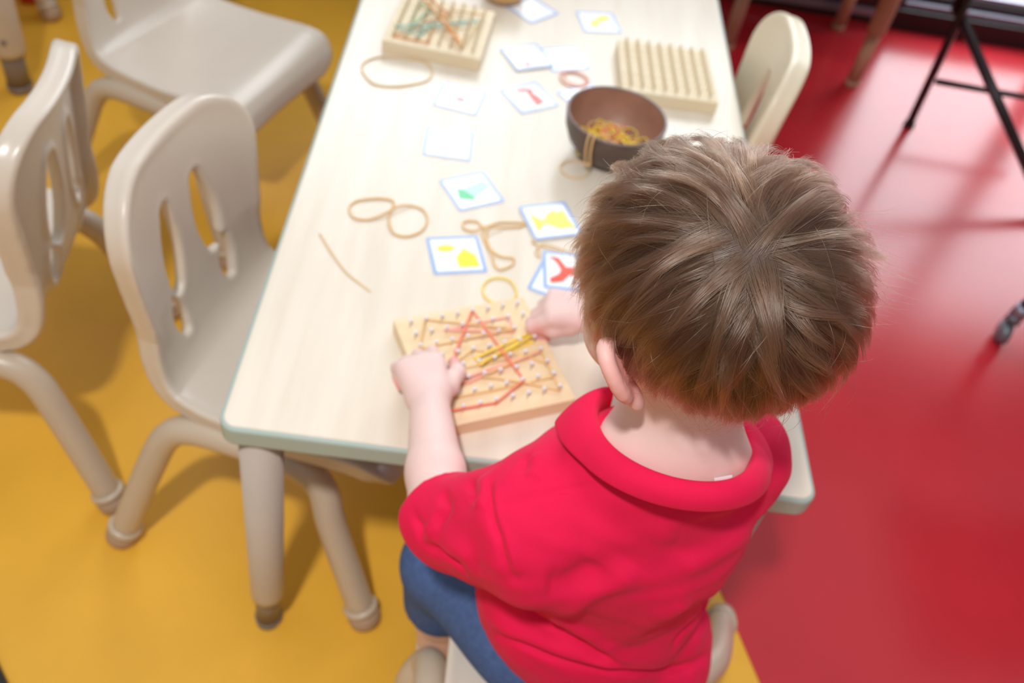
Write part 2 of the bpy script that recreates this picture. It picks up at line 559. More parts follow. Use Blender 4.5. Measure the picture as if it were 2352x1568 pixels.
# ------------------------------------------------------------------ chairs
PROFILE = catmull([(0.178, 0.238), (0.168, 0.268), (0.135, 0.282), (0.03, 0.274), (-0.06, 0.276), (-0.105, 0.290), (-0.126, 0.330), (-0.135, 0.40), (-0.141, 0.47), (-0.148, 0.572)], 12)
_seg = np.r_[0, np.cumsum(np.linalg.norm(np.diff(PROFILE, axis=0), axis=1))]
TLEN = _seg[-1]


def shell_mesh():
    """seat and backrest as one moulded sheet: a field over (across, along, depth) bent along the profile"""
    h = 0.0028
    u = np.arange(-0.18, 0.18 + h, h); t = np.arange(-0.02, TLEN + 0.02, h); wv = np.arange(-0.030, 0.012, h)
    U, T = np.meshgrid(u, t, indexing='ij')
    half = np.interp(t, [0, 0.05, 0.15, 0.26, 0.33, 0.40, 0.50, TLEN], [0.138, 0.152, 0.152, 0.146, 0.134, 0.128, 0.138, 0.142])[None]
    R = np.where(T > TLEN / 2, 0.085, 0.045)
    mid = TLEN / 2
    qx = np.abs(U) - half + R; qy = np.abs(T - mid) - mid + R
    d2 = np.sqrt(np.maximum(qx, 0) ** 2 + np.maximum(qy, 0) ** 2) + np.minimum(np.maximum(qx, qy), 0) - R

    def slot(ax, ay, bx, by, r0, r1):
        bxx, byy = bx - ax, by - ay
        out = None
        for sg in (-1, 1):
            tt = np.clip(((U * sg - ax) * bxx + (T - ay) * byy) / (bxx ** 2 + byy ** 2), 0, 1)
            dd = np.hypot(U * sg - ax - tt * bxx, T - ay - tt * byy) - (r0 + (r1 - r0) * np.sin(tt * math.pi * 0.85))
            out = dd if out is None else np.minimum(out, dd)
        return out
    tb_ = TLEN
    holes = np.minimum(slot(0.034, tb_ - 0.085, 0.044, tb_ - 0.188, 0.011, 0.0215), slot(0.062, tb_ - 0.196, 0.056, tb_ - 0.250, 0.007, 0.0145))
    sheet = np.maximum(d2, -holes)
    rimline = np.abs(d2 + 0.006) - 0.006
    slotrim = np.abs(holes - 0.004) - 0.004
    W = wv[None, None, :]
    A = np.sqrt(np.maximum(sheet[..., None] + 0.003, 0) ** 2 + np.maximum(np.abs(W) - 0.0025, 0) ** 2) - 0.003 + np.minimum(np.maximum(sheet[..., None] + 0.003, np.abs(W) - 0.0025), 0)
    rim = np.sqrt(np.maximum(rimline[..., None] + 0.004, 0) ** 2 + np.maximum(np.abs(W + 0.010) - 0.010, 0) ** 2) - 0.004
    srim = np.sqrt(np.maximum(slotrim[..., None] + 0.003, 0) ** 2 + np.maximum(np.abs(W + 0.003) - 0.004, 0) ** 2) - 0.003
    srim = np.maximum(srim, -holes[..., None])
    Fd = Field((0, 0, 0), (0.01, 0.01, 0.01), 0.01)
    k = 0.006
    D = A
    for B in (rim, srim):
        hh = np.clip(0.5 + 0.5 * (D - B) / k, 0, 1)
        D = D * (1 - hh) + B * hh - k * hh * (1 - hh)
    Fd.lo, Fd.h, Fd.D = np.array([u[0], t[0], wv[0]]), h, D.astype(np.float32)
    V, F = Fd.mesh('shell')
    # bend
    tt = np.clip(V[:, 1], 0, TLEN)
    x = np.interp(tt, _seg, PROFILE[:, 0]); z = np.interp(tt, _seg, PROFILE[:, 1])
    e = 0.004
    dx = np.interp(np.clip(tt + e, 0, TLEN), _seg, PROFILE[:, 0]) - np.interp(np.clip(tt - e, 0, TLEN), _seg, PROFILE[:, 0])
    dz = np.interp(np.clip(tt + e, 0, TLEN), _seg, PROFILE[:, 1]) - np.interp(np.clip(tt - e, 0, TLEN), _seg, PROFILE[:, 1])
    L = np.hypot(dx, dz); dx, dz = dx / L, dz / L
    over = V[:, 1] - tt
    nx, nz = dz, -dx                       # front side of the sheet (up on the seat, forward on the back)
    nx, nz = np.where(True, dz, 0), -dx
    back = np.clip((tt - 0.30) / 0.12, 0, 1)
    cup = back * 1.45 * V[:, 0] ** 2 + (1 - back) * 0.55 * V[:, 0] ** 2
    wq = V[:, 2] + cup
    X = x + dx * over + nx * wq; Z = z + dz * over + nz * wq
    return mesh('chair_shell', np.c_[X, V[:, 0], Z], F[:, ::-1])


SHELL = shell_mesh()
CREAM = SHELL.copy(); CREAM.materials.clear(); CREAM.materials.append(M['cream'])


def make_chair(name, label, loc, rz, foot=(0.172, 0.172), spread=0.186, group=None, front_out=None, tubes=0.143, seat_scale=1.0, shell=None):
    root = empty(name, loc, rz)
    tag(root, label, 'chair', group)
    st = link('seat_shell', shell or SHELL, M['plastic'], root)
    st.scale = (1, seat_scale, 1)
    for s in (1, -1):
        ft_x, ft_y = foot[0], spread * s
        if front_out and s == front_out[0]: ft_x, ft_y = front_out[1], front_out[2]
        P = [(-foot[1], spread * s, 0.03), (-0.128, (tubes + 0.016) * s, 0.165), (-0.104, (tubes + 0.004) * s, 0.222), (-0.07, tubes * s, 0.247), (0.0, tubes * s, 0.252),
             (0.065, tubes * s, 0.247), (0.1, (tubes + 0.004) * s, 0.222), (0.122 + (ft_x - 0.172) * 0.4, (tubes + 0.02) * s + (ft_y - spread * s) * 0.4, 0.165), (ft_x, ft_y, 0.03)]
        fr = link('leg_tube', tube(catmull(P, 8), 0.0185, 20), M['tube'], root)
        for a, b in ((P[0], P[1]), (P[-1], P[-2])):
            a, b = np.array(a), np.array(b); d = (a - b) / np.linalg.norm(a - b)
            end = a + d * (0.03 / -d[2])
            link('glide_ring', tube([a - d * 0.006, a - d * 0.002, a + d * 0.004], [0.0205, 0.0232, 0.0225], 20), M['tube'], fr)
            link('glide', tube([a + d * 0.003, a + d * 0.02, end - d * 0.006, end - d * 0.0005], [0.0215, 0.0215, 0.0205, 0.0165], 20), M['glide'], fr)
    link('cross_tube', tube([(0.03, -tubes, 0.25), (0.03, tubes, 0.25)], 0.010, 12), M['tube'], root)
    link('cross_tube', tube([(-0.05, -tubes, 0.25), (-0.05, tubes, 0.25)], 0.010, 12), M['tube'], root)
    return root


R = math.radians
make_chair('preschool_chair', 'sand plastic chair with slotted back tucked under near left side of table', (0.016, 0.267, 0), R(-13))
make_chair('preschool_chair', 'sand plastic chair behind, turned outwards, its pale seat in full view', (-0.292, 0.925, 0), R(-21))
make_chair('preschool_chair', 'chair seen from behind at left edge, ribbed back turned to camera', (-0.422, 0.345, 0), R(185))
make_chair('preschool_chair', 'cream chair back showing over the right edge of the table', (0.500, 0.735, 0), R(180 - 6), shell=CREAM)
make_chair('preschool_chair', 'chair under the seated boy, facing the near end of table', (0.375, -0.205, 0), R(90), front_out=(-1, 0.29, -0.265), tubes=0.135, spread=0.146, seat_scale=0.80, foot=(0.112, 0.172))


# ------------------------------------------------------------------ geoboards
def stretched(points, r, m, label, group, z, cat='rubber band', name='rubber_band', zend=None):
    """a band pulled round nails: straight runs with small arcs at the nails"""
    P = [np.array(p, float) for p in points]
    if len(P) == 2:
        pr = P[1] - P[0]; pr = np.array([-pr[1], pr[0]]) / np.linalg.norm(pr)
        P = [P[0] - pr * 0.0035, P[0] + pr * 0.0035, P[1] + pr * 0.0008, P[1] - pr * 0.0008]
    c = sum(P) / len(P)
    out = []
    n = len(P)
    for i in range(n):
        a, b, d = P[i - 1], P[i], P[(i + 1) % n]
        v = (b - a) / (np.linalg.norm(b - a) + 1e-9); w_ = (d - b) / (np.linalg.norm(d - b) + 1e-9)
        o = v - w_
        o = o / (np.linalg.norm(o) + 1e-9) * 0.0022
        zz = z + 0.0016 * math.sin(i * 2.1)
        for s in (-0.004, 0, 0.004):
            q = b + o * (1.0 if s == 0 else 0.75) + (v * s if s < 0 else w_ * s)
            out.append((q[0], q[1], zz))
    out = np.array(out)
    # thin the long runs into several points
    full = []
    for i in range(len(out)):
        a, b = out[i], out[(i + 1) % len(out)]
        for t in (0, 0.5) if np.linalg.norm(b - a) > 0.02 else (0,):
            full.append(a + (b - a) * t)
    o = link(name, tube(full, r, 8, closed=True), m)
    return tag(o, label, cat, group)


NAIL = lathe([(0.0009, 0.0), (0.0009, 0.0085), (0.0021, 0.009), (0.0023, 0.0098), (0.0014, 0.0106)], 10)
NAIL_W = lathe([(0.0016, 0.0), (0.0016, 0.0095), (0.0024, 0.010), (0.0026, 0.0108), (0.0014, 0.0118)], 10)


def geoboard(c4, size, thick, span, label, m, nail_me=NAIL, nail_m=None):
    """c4 = centre (x, y), rotation"""
    root = empty('geoboard', (c4[0], c4[1], TT), c4[2])
    tag(root, label, 'geoboard')
    link('board', slab(rrect(-size / 2, -size / 2, size / 2, size / 2, 0.003, 3), 0.0, thick, 0.0012), m, root)
    for j in range(8):
        for i in range(8):
            link('nail', nail_me, nail_m or M['nail'], root, (-span / 2 + span * i / 7, span / 2 - span * j / 7, thick))
    R_ = np.array([[math.cos(c4[2]), -math.sin(c4[2])], [math.sin(c4[2]), math.cos(c4[2])]])
    return lambda i, j: R_ @ np.array([-span / 2 + span * i / 7, span / 2 - span * j / 7]) + np.array(c4[:2])


n_tl, n_tr, n_br = (at(942.3, 735.7, TT + 0.028), at(1190.3, 692.3, TT + 0.028), at(1287.2, 882.3, TT + 0.028))
gc = (n_tl + n_br) / 2
ga = math.atan2(n_tr[1] - n_tl[1], n_tr[0] - n_tl[0])
SPAN = 0.1225
G1 = geoboard((gc[0], gc[1], ga), 0.152, 0.018, SPAN, 'geoboard under the hands, criss-crossed with coral, tan and yellow bands', M['board'])
q0, q1 = at(880, 93, TT + 0.02), at(1100, 137, TT + 0.02)
a2 = math.atan2(q1[1] - q0[1], q1[0] - q0[0])
m2 = (q0 + q1) / 2 + np.array([-math.sin(a2), math.cos(a2), 0]) * 0.0745
G2 = geoboard((m2[0], m2[1], a2), 0.147, 0.02, 0.118, 'geoboard at the far left of table with green and orange bands', M['board2'], NAIL_W, M['board2'])
q0, q1 = at(1432, 208, TT + 0.02), at(1650, 238, TT + 0.02)
a3 = math.atan2(q1[1] - q0[1], q1[0] - q0[0])
m3 = (q0 + q1) / 2 + np.array([-math.sin(a3), math.cos(a3), 0]) * 0.0735
G3 = geoboard((m3[0], m3[1], a3), 0.145, 0.02, 0.120, 'empty geoboard without bands beyond the brown bowl', M['board2'], NAIL_W, M['board2'])

zb = TT + 0.018
gr = 'rubber bands stretched on the near geoboard'
pinch = at(1236, 752, TT + 0.03)[:2]
stretched([G1(4, 0), G1(5, 6), G1(3, 7), G1(0, 7), G1(2, 3)], 0.0014, M['b_red'], 'large coral band forming a peak on the near geoboard', gr, zb + 0.0065)
stretched([G1(2, 1), G1(6, 1), G1(6, 2)], 0.0013, M['b_pink'], 'pink band making a flat wedge along the near geoboard top', gr, zb + 0.0045)
stretched([G1(1, 5), G1(7, 4), G1(2, 5)], 0.0017, M['b_pink'], 'broad pink band slanting across the middle of near geoboard', gr, zb + 0.0030)
stretched([G1(1, 0), G1(6, 2), G1(0, 2)], 0.0013, M['b_tan2'], 'tan band from top left nail to right of near geoboard', gr, zb + 0.0055)
stretched([G1(1, 4), G1(3, 3), G1(6, 4), G1(7, 5), G1(7, 6), G1(5, 6), G1(1, 6)], 0.0013, M['b_tan2'], 'long tan band looped round the lower half of near geoboard', gr, zb + 0.0025)
stretched([G1(3, 5), G1(7, 4), G1(7, 7), G1(5, 6)], 0.0012, M['b_tan2'], 'tan band hooked on the lower right corner nail of near geoboard', gr, zb + 0.0040)
stretched([G1(3, 4), pinch], 0.0015, M['b_yellow'], 'yellow band pulled by the right hand on near geoboard', gr, zb + 0.0072)
stretched([G1(3, 4), G1(6, 3), G1(7, 3)], 0.0013, M['b_yellow'], 'slack yellow band beside the pulled one on near geoboard', gr, zb + 0.0015)
stretched([G1(2, 4), G1(6, 4), G1(7, 4), G1(5, 4)], 0.0012, M['b_tan'], 'pale tan band lying straight across the near geoboard', gr, zb + 0.0012)

zb = TT + 0.02
gr = 'rubber bands on the far left geoboard'
stretched([G2(6, 7), G2(1, 0), G2(2, 0)], 0.0017, M['b_orange'], 'orange band running diagonally over the far left geoboard', gr, zb + 0.0082)
stretched([G2(7, 2), G2(0, 6), G2(1, 6)], 0.0014, M['b_teal'], 'teal band crossing the orange one on far left geoboard', gr, zb + 0.0065)
stretched([G2(1, 1), G2(1, 6), G2(2, 1)], 0.0014, M['b_green'], 'green band along the left columns of far left geoboard', gr, zb + 0.0045)
stretched([G2(2, 2), G2(2, 7), G2(3, 2)], 0.0013, M['b_teal'], 'grey teal band on third column of far left geoboard', gr, zb + 0.003)
stretched([G2(3, 1), G2(3, 7), G2(0, 7), G2(4, 1)], 0.0013, M['b_orange'], 'pale orange band at front edge of far left geoboard', gr, zb + 0.0018)
stretched([G2(6, 7), G2(7, 1), G2(4, 1)], 0.0013, M['b_tan'], 'tan band along right columns of far left geoboard', gr, zb + 0.0055)


# ------------------------------------------------------------------ loose rubber bands
def loose(pts, label, m, r=0.0013, z=TT + 0.0016, group='loose rubber bands on the table', closed=True, per=10, heights=None):
    P = [at(x, y, z) for x, y in pts]
    if heights: P = [p + np.array([0, 0, hz]) for p, hz in zip(P, heights)]
    o = link('rubber_band', tube(catmull(P, per, closed), r, 8, closed=closed), m)
    return tag(o, label, 'rubber band', group)


def oval(cx, cy, rx, ry, rot=0, n=10):
    c, s = math.cos(R(rot)), math.sin(R(rot))
    return [(cx + rx * math.cos(a) * c - ry * math.sin(a) * s, cy + rx * math.cos(a) * s + ry * math.sin(a) * c) for a in np.linspace(0, 2 * math.pi, n, endpoint=False)]


loose([(832, 160), (842, 140), (880, 130), (925, 133), (975, 142), (992, 160), (985, 182), (950, 193), (900, 198), (855, 190)], 'big tan oval band in front of the far left geoboard', M['b_tan'], 0.0014)
loose([(802, 480), (815, 463), (850, 456), (885, 456), (905, 464), (897, 485), (893, 510), (905, 535), (935, 542), (968, 530), (982, 505), (972, 482), (945, 472), (915, 478), (890, 490), (850, 503), (815, 500)],
      'tan band twisted into a figure eight left of the cards', M['b_tan2'], 0.0014, per=6, heights=[0, 0, 0, 0, 0, 0, .002, 0, 0, 0, 0, 0, 0, .003, .002, 0, 0])
loose([(1112, 527), (1085, 530), (1064, 522), (1068, 508), (1095, 508), (1112, 522), (1140, 512), (1165, 510), (1205, 512), (1196, 520), (1160, 522), (1125, 529), (1118, 545), (1128, 572), (1150, 588), (1180, 593), (1176, 608), (1150, 618), (1136, 608), (1130, 585), (1116, 560), (1108, 540)],
      'knotted tan band between the fish card and house card', M['b_tan2'], 0.0013, per=6, heights=[.003, 0, 0, 0, 0, .001, 0, 0, 0, 0, 0, .004, 0, 0, 0, 0, 0, 0, 0, .002, 0, 0])
loose([(1186, 676), (1182, 658), (1168, 642), (1145, 637), (1122, 643), (1109, 660), (1112, 678), (1128, 692), (1150, 697), (1172, 692)], 'yellow ring band at the upper edge of near geoboard', M['b_yellow'], 0.0012)
loose(oval(1319, 182, 34, 17, 12), 'outer pink ring band beyond the bowl', M['b_pink'], 0.0013)
loose(oval(1321, 180, 27, 14, 20), 'inner pink ring band lying in the pink ring', M['b_pink'], 0.0011, TT + 0.003)
loose(oval(1320, 388, 33, 20, 10), 'pale yellow ring band under left side of bowl', M['b_tan'], 0.0012)
loose([(1222, 552), (1234, 560), (1240, 582), (1236, 588), (1230, 575), (1250, 560), (1290, 572), (1322, 585), (1326, 590), (1288, 578), (1250, 566), (1226, 558)], 'thin tan band poking out below the yellow fish card', M['b_tan'], 0.0009, per=6)
loose([(738, 540), (770, 590), (800, 628), (845, 663), (847, 666), (800, 632), (768, 594), (736, 543)], 'faint thin band stretched out alone on left of table', M['b_tan'], 0.0006, TT + 0.0008, per=6)


# ------------------------------------------------------------------ picture cards
def flat_poly(pts, z, t=0.0003):
    bm = bmesh.new()
    f = bm.faces.new([bm.verts.new((x, y, z)) for x, y in pts])
    ex = bmesh.ops.extrude_face_region(bm, geom=[f])
    for g in ex['geom']:
        if isinstance(g, bmesh.types.BMVert): g.co.z += t
    return bm_mesh('print', bm)


def card(corners, label, shapes=(), z=0.0, tilt=(0, 0)):
    """corners: pixels of the four corners (a to b is the card's own bottom edge); shapes in card units 0..1"""
    P = [at(x, y, TT + z) for x, y in corners]
    c = sum(P) / 4
    ex = (P[1] - P[0] + P[2] - P[3]); ang = math.atan2(ex[1], ex[0])
    S = 0.064
    root = empty('picture_card', (c[0], c[1], TT + 0.0002 + z), ang)
    root.rotation_euler = (R(tilt[0]), R(tilt[1]), ang)
    root.location.z += abs(math.sin(R(tilt[0]))) * S / 2 + abs(math.sin(R(tilt[1]))) * S / 2
    tag(root, label, 'picture card', 'picture cards on the table')
    link('card_sheet', slab(rrect(-S / 2, -S / 2, S / 2, S / 2, 0.003, 3), 0, 0.0008, 0), M['card'], root)
    bw = 0.0042
    fb = bmesh.new()
    o = rrect(-S / 2, -S / 2, S / 2, S / 2, 0.003, 3); i = rrect(-S / 2 + bw, -S / 2 + bw, S / 2 - bw, S / 2 - bw, 0.001, 3)
    vo = [fb.verts.new((x, y, 0.0010)) for x, y in o]; vi = [fb.verts.new((x, y, 0.0010)) for x, y in i]
    for k in range(len(vo)):
        k2 = (k + 1) % len(vo); fb.faces.new((vo[k], vo[k2], vi[k2], vi[k]))
    link('border', bm_mesh('border', fb), M['blue'], root)
    for k, (pts, m) in enumerate(shapes):
        link('printed_picture', flat_poly([((x - 0.5) * S, (y - 0.5) * S) for x, y in pts], 0.0009 + 0.0004 * k), m, root)
    return root


def disc(cx, cy, rx, ry, n=14):
    return [(cx + rx * math.cos(2 * math.pi * k / n), cy + ry * math.sin(2 * math.pi * k / n)) for k in range(n)]


house = [(0.50, 0.16), (0.88, 0.16), (0.86, 0.46), (0.66, 0.66), (0.48, 0.42)]
card([(991, 633), (1118, 627), (1103, 541), (978, 546)], 'card with yellow house shape and yellow oval', [(house, M['c_yellow']), (disc(0.33, 0.68, 0.17, 0.085), M['c_yellow'])])
fish = [(0.15, 0.78), (0.14, 0.22), (0.26, 0.30), (0.36, 0.42), (0.62, 0.22), (0.80, 0.24), (0.92, 0.18), (0.86, 0.50), (0.86, 0.76), (0.74, 0.70), (0.64, 0.78), (0.48, 0.68), (0.37, 0.52), (0.26, 0.62)]
card([(1228, 553), (1340, 540), (1298, 463), (1188, 475)], 'card with large yellow fish shape, beside the boy\'s head', [(fish, M['c_yellow'])], 0.0016)
card([(1062, 487), (1157, 465), (1104, 395), (1010, 413)], 'card with green and mint shapes, under the blank card', [([(0.16, 0.34), (0.44, 0.22), (0.52, 0.44), (0.24, 0.66)], M['c_green']), ([(0.46, 0.30), (0.90, 0.52), (0.86, 0.72), (0.34, 0.60)], M['c_mint'])])
card([(970, 356), (1082, 372), (1090, 306), (978, 291)], 'blank white card in the middle of table', (), 0.0, (0, 0))
xs = [(0.12, 0.86), (0.30, 0.84), (0.44, 0.60), (0.60, 0.62), (0.92, 0.86), (0.92, 0.14), (0.66, 0.36), (0.50, 0.40), (0.36, 0.20), (0.14, 0.14), (0.12, 0.26), (0.30, 0.40), (0.34, 0.52), (0.26, 0.70)]
card([(1252, 664), (1362, 672), (1362, 590), (1255, 575)], 'card with orange red cross shape beside the right hand', [(xs, M['c_red'])], 0.0016)
card([(1212, 655), (1300, 700), (1370, 628), (1270, 604)], 'card half hidden beneath the orange red cross card')
card([(988, 243), (1085, 266), (1122, 212), (1030, 188)], 'card with small pink blot, left of the red hook card', [([(0.40, 0.40), (0.55, 0.34), (0.66, 0.44), (0.58, 0.56), (0.44, 0.54)], M['c_pink'])])
hook = [(0.50, 0.16), (0.74, 0.22), (0.72, 0.46), (0.66, 0.62), (0.74, 0.74), (0.60, 0.84), (0.36, 0.86), (0.34, 0.78), (0.58, 0.72), (0.54, 0.56), (0.52, 0.38)]
card([(1200, 263), (1281, 244), (1231, 189), (1148, 206)], 'card with red hook shape above the bowl', [(hook, M['c_red'])])
card([(1318, 262), (1398, 228), (1380, 206), (1288, 220)], 'card partly hidden behind the brown bowl')
card([(1190, 163), (1262, 148), (1248, 105), (1140, 112)], 'white card with pale pink mark touching its neighbour', [([(0.28, 0.12), (0.42, 0.16), (0.46, 0.30), (0.34, 0.26)], M['c_pink'])], 0.0016)
card([(1270, 168), (1355, 160), (1315, 107), (1240, 110)], 'card tucked under the pale pink mark card')
card([(1205, 60), (1280, 30), (1240, -10), (1160, 15)], 'white card by the bamboo cup at the top edge')
key = [(0.24, 0.24), (0.46, 0.26), (0.48, 0.46), (0.82, 0.62), (0.82, 0.84), (0.58, 0.78), (0.40, 0.58), (0.28, 0.56)]
card([(1338, 75), (1423, 78), (1414, 30), (1323, 26)], 'card with yellow key-like shape at far right of table', [(key, M['c_yellow'])])


# ------------------------------------------------------------------ bowl and cup
bc = at(1412, 345, TT + 0.03)
BW = np.array([0.391, 0.532])
bowl = empty('coconut_bowl', (BW[0], BW[1], TT))
tag(bowl, 'brown coconut shell bowl holding coloured rubber bands', 'bowl')
prof_o = [(0.016, 0.0), (0.03, 0.002), (0.046, 0.012), (0.058, 0.028), (0.0655, 0.046), (0.068, 0.066)]
prof_i = [(0.064, 0.066), (0.0615, 0.046), (0.054, 0.030), (0.042, 0.016), (0.026, 0.007), (0.004, 0.005)]
link('shell', lathe(prof_o, 64, True, False), M['coco'], bowl)
link('rim', lathe([(0.068, 0.0655), (0.0676, 0.067), (0.066, 0.0677), (0.0644, 0.067), (0.064, 0.0655)], 64, False, False), M['coco_rim'], bowl)
link('inside', lathe(prof_i, 64, False, True), M['coco_in'], bowl)
pv, pf = [], []
bands_bm = []
pile_root = None
V_all, F_all, mi = [], [], []
rr = random.Random(3)
mats_pile = [M['b_yellow'], M['b_tan2'], M['b_red'], M['b_orange']]
for k in range(120):
    a = rr.uniform(0, 6.28); rad = 0.040 * math.sqrt(rr.random())
    cx, cy, cz = rad * math.cos(a), rad * math.sin(a), 0.016 + 0.026 * rr.random() * (1 - rad / 0.055)
    rx = rr.uniform(0.008, 0.013); ry = rr.uniform(0.006, 0.012); tx, ty = rr.uniform(-0.5, 0.5), rr.uniform(-0.5, 0.5); ro = rr.uniform(0, 3.14)
    P = []
    for q in range(16):
        b = 2 * math.pi * q / 16
        x, y = rx * math.cos(b) * math.cos(ro) - ry * math.sin(b) * math.sin(ro), rx * math.cos(b) * math.sin(ro) + ry * math.sin(b) * math.cos(ro)
        P.append((cx + x, cy + y, max(0.010, cz + x * tx + y * ty)))
    me = tube(P, 0.0011, 6, closed=True)
    off = len(V_all)
    V_all += [tuple(v.co) for v in me.vertices]
    for p in me.polygons:
        F_all.append(tuple(off + i for i in p.vertices)); mi.append(k % 7)
    bpy.data.meshes.remove(me)
me = mesh('pile', V_all, F_all)
for m in [M['b_yellow'], M['b_tan2'], M['b_yellow'], M['b_red'], M['b_yellow'], M['b_orange'], M['b_yellow']]: me.materials.append(m)
me.polygons.foreach_set('material_index', np.array(mi, dtype=np.int32))
pile = link('rubber_bands', me, None, None, (BW[0], BW[1], TT))
tag(pile, 'heap of yellow, red and tan rubber bands in the bowl', 'rubber bands', kind='stuff')
# one band hangs over the near rim
hb = []
for s in (-1, 1):
    pass
ha = math.atan2(-0.058, -0.034)
d = np.array([math.cos(ha), math.sin(ha)]); n_ = np.array([-d[1], d[0]])
path = []
for (rad, zz) in ((0.045, 0.030), (0.058, 0.050), (0.0655, 0.0692), (0.0705, 0.064), (0.0690, 0.045), (0.0625, 0.026), (0.060, 0.02)):
    path.append((rad, zz))
Pn = [(*(d * r_ + n_ * 0.0035), z_) for r_, z_ in path] + [(*(d * r_ - n_ * 0.0035), z_) for r_, z_ in reversed(path)]
tag(link('rubber_band', tube(catmull(Pn, 6, True), 0.0014, 8, closed=True), M['b_tan2'], None, (BW[0], BW[1], TT)), 'tan band hanging over the near rim of the bowl', 'rubber band')

cq = at(1150, 16, TT)
cup = empty('cup', (cq[0] + 0.002, cq[1] + 0.03, TT))
tag(cup, 'small round bamboo cup cut off by the top edge of the picture', 'cup')
link('cup_body', lathe([(0.026, 0.0), (0.031, 0.004), (0.0345, 0.02), (0.036, 0.05), (0.034, 0.05), (0.032, 0.02), (0.027, 0.008), (0.002, 0.007)], 48), M['cup'], cup)
link('cup_base', lathe([(0.026, 0.0), (0.0318, 0.004), (0.0338, 0.012), (0.0330, 0.013)], 48, False, False), M['cupin'], cup)


# ------------------------------------------------------------------ easel, trolley foot, odds on the floor
es = empty('easel', (0, 0, 0)); tag(es, 'dark metal easel frame standing on the red floor by window', 'easel')


def bar(a, b, w_, m, name, root, n=4):
    return link(name, tube([a, b], w_, n), m, root)


fa = at(2086, 290, 0); apex = at(2212, 25, 0.33); fb_ = at(2352, 372, 0.02)
ap2 = np.array(apex)
bar(fa, fa + (ap2 - fa) * 1.5, 0.011, M['steel'], 'leg', es)
rl0 = at(2195, 12, 0.33); rl1 = at(2405, 492, 0.015)
bar(rl1 + (rl1 - rl0) * 0.05, rl0, 0.013, M['steel'], 'leg', es)
ca, cb = at(2150, 187, 0.115), at(2360, 224, 0.115)
bar(ca, cb + (cb - ca) * 0.3, 0.009, M['steel'], 'crossbar', es)
bar(rl0, rl0 + np.array([0.12, 0.02, 0.5]), 0.011, M['steel'], 'upright', es)
for p in (fa, rl1 + (rl1 - rl0) * 0.05):
    link('foot', tube([(p[0], p[1], 0.0), (p[0], p[1], 0.016)], [0.014, 0.012], 12), M['black'], es)

tr = empty('trolley', (0, 0, 0)); tag(tr, 'trolley at right edge, one dark leg on a grey caster', 'trolley')
cw = at(2290, 790, 0.0)
for dx, dy in ((0, 0), (0.42, 0.02), (0.42, -0.34), (0.02, -0.34)):
    cwx = np.array([cw[0] + 0.004 + dx, cw[1] + 0.012 + dy, 0.024])
    link('caster_wheel', tube([cwx + np.array([-0.009, 0.003, 0]), cwx + np.array([0.009, -0.003, 0])], 0.0235, 24), M['caster'], tr)
    link('caster_fork', tube([cwx + np.array([0.0, 0, 0.028]), cwx + np.array([0.006, 0.006, 0.045])], [0.016, 0.012], 16), M['caster'], tr)
    link('collar', tube([cwx + np.array([0.006, 0.006, 0.042]), cwx + np.array([0.010, 0.006, 0.066])], [0.0155, 0.0145], 16), M['alu'], tr)
    lt0 = cwx + np.array([0.010, 0.006, 0.064])
    bar(lt0, lt0 + np.array([0.09, 0.0, 0.56]), 0.0125, M['steel'], 'leg', tr, 12)
link('tray', box(0.50, 0.42, 0.02, 0.004, z0=0, c=(0, 0)), M['steel'], tr, (cw[0] + 0.32, cw[1] - 0.15, 0.645))

blk = at(66, 12, 0)
tag(link('toy_block', box(0.05, 0.05, 0.035, 0.004), M['redblock'], None, (blk[0], blk[1] + 0.03, 0), 0.3), 'red block on the yellow floor at the top left edge', 'block')
mp = [at(x, y, 0)[:2] for x, y in ((-40, 1446), (60, 1656), (-150, 1720), (-260, 1500))]
tag(link('floor_mat', slab([tuple(p) for p in mp], 0, 0.010, 0.002), M['black']), 'black flat mat just entering at the bottom left corner', 'mat')
# chair foot near the red block: another chair at the far left
make_chair('preschool_chair', 'chair beyond the third table, one tan foot showing top left', (at(115, 40, 0)[0] - 0.172, at(115, 40, 0)[1] + 0.186, 0), 0.0)

# ------------------------------------------------------------------ the boy
boy = empty('person', (0.385, -0.1, 0.0))
tag(boy, 'small boy with brown hair, red polo shirt and blue shorts, seated at table', 'person')
BO = np.array(boy.location)


def child(name, V, F, m, parent=boy):
    return link(name, mesh(name, np.asarray(V) - BO, F), m, parent)


# head frame
HC = np.array([0.374, -0.098, 0.821])
yaw, pit, rol = R(34), R(14), R(10)
f_ = np.array([-math.sin(yaw), math.cos(yaw), 0]); l_ = np.array([-math.cos(yaw), -math.sin(yaw), 0]); u_ = np.array([0, 0, 1.0])
f2 = f_ * math.cos(pit) - u_ * math.sin(pit); u2 = u_ * math.cos(pit) + f_ * math.sin(pit)
HL = l_ * math.cos(rol) - u2 * math.sin(rol); HU = u2 * math.cos(rol) + l_ * math.sin(rol); HF = f2
hp = lambda l, f, u: HC + HL * l + HF * f + HU * u
HAX = np.array([HL, HF, HU])
unit_ = lambda v: v / np.linalg.norm(v)
SK = np.array([0.0705, 0.086, 0.078])                # skull half sizes: across, long, high

HVOX = 0.0018
B = Field((0.13, -0.245, 0.0), (0.60, 0.26, 0.925), HVOX)
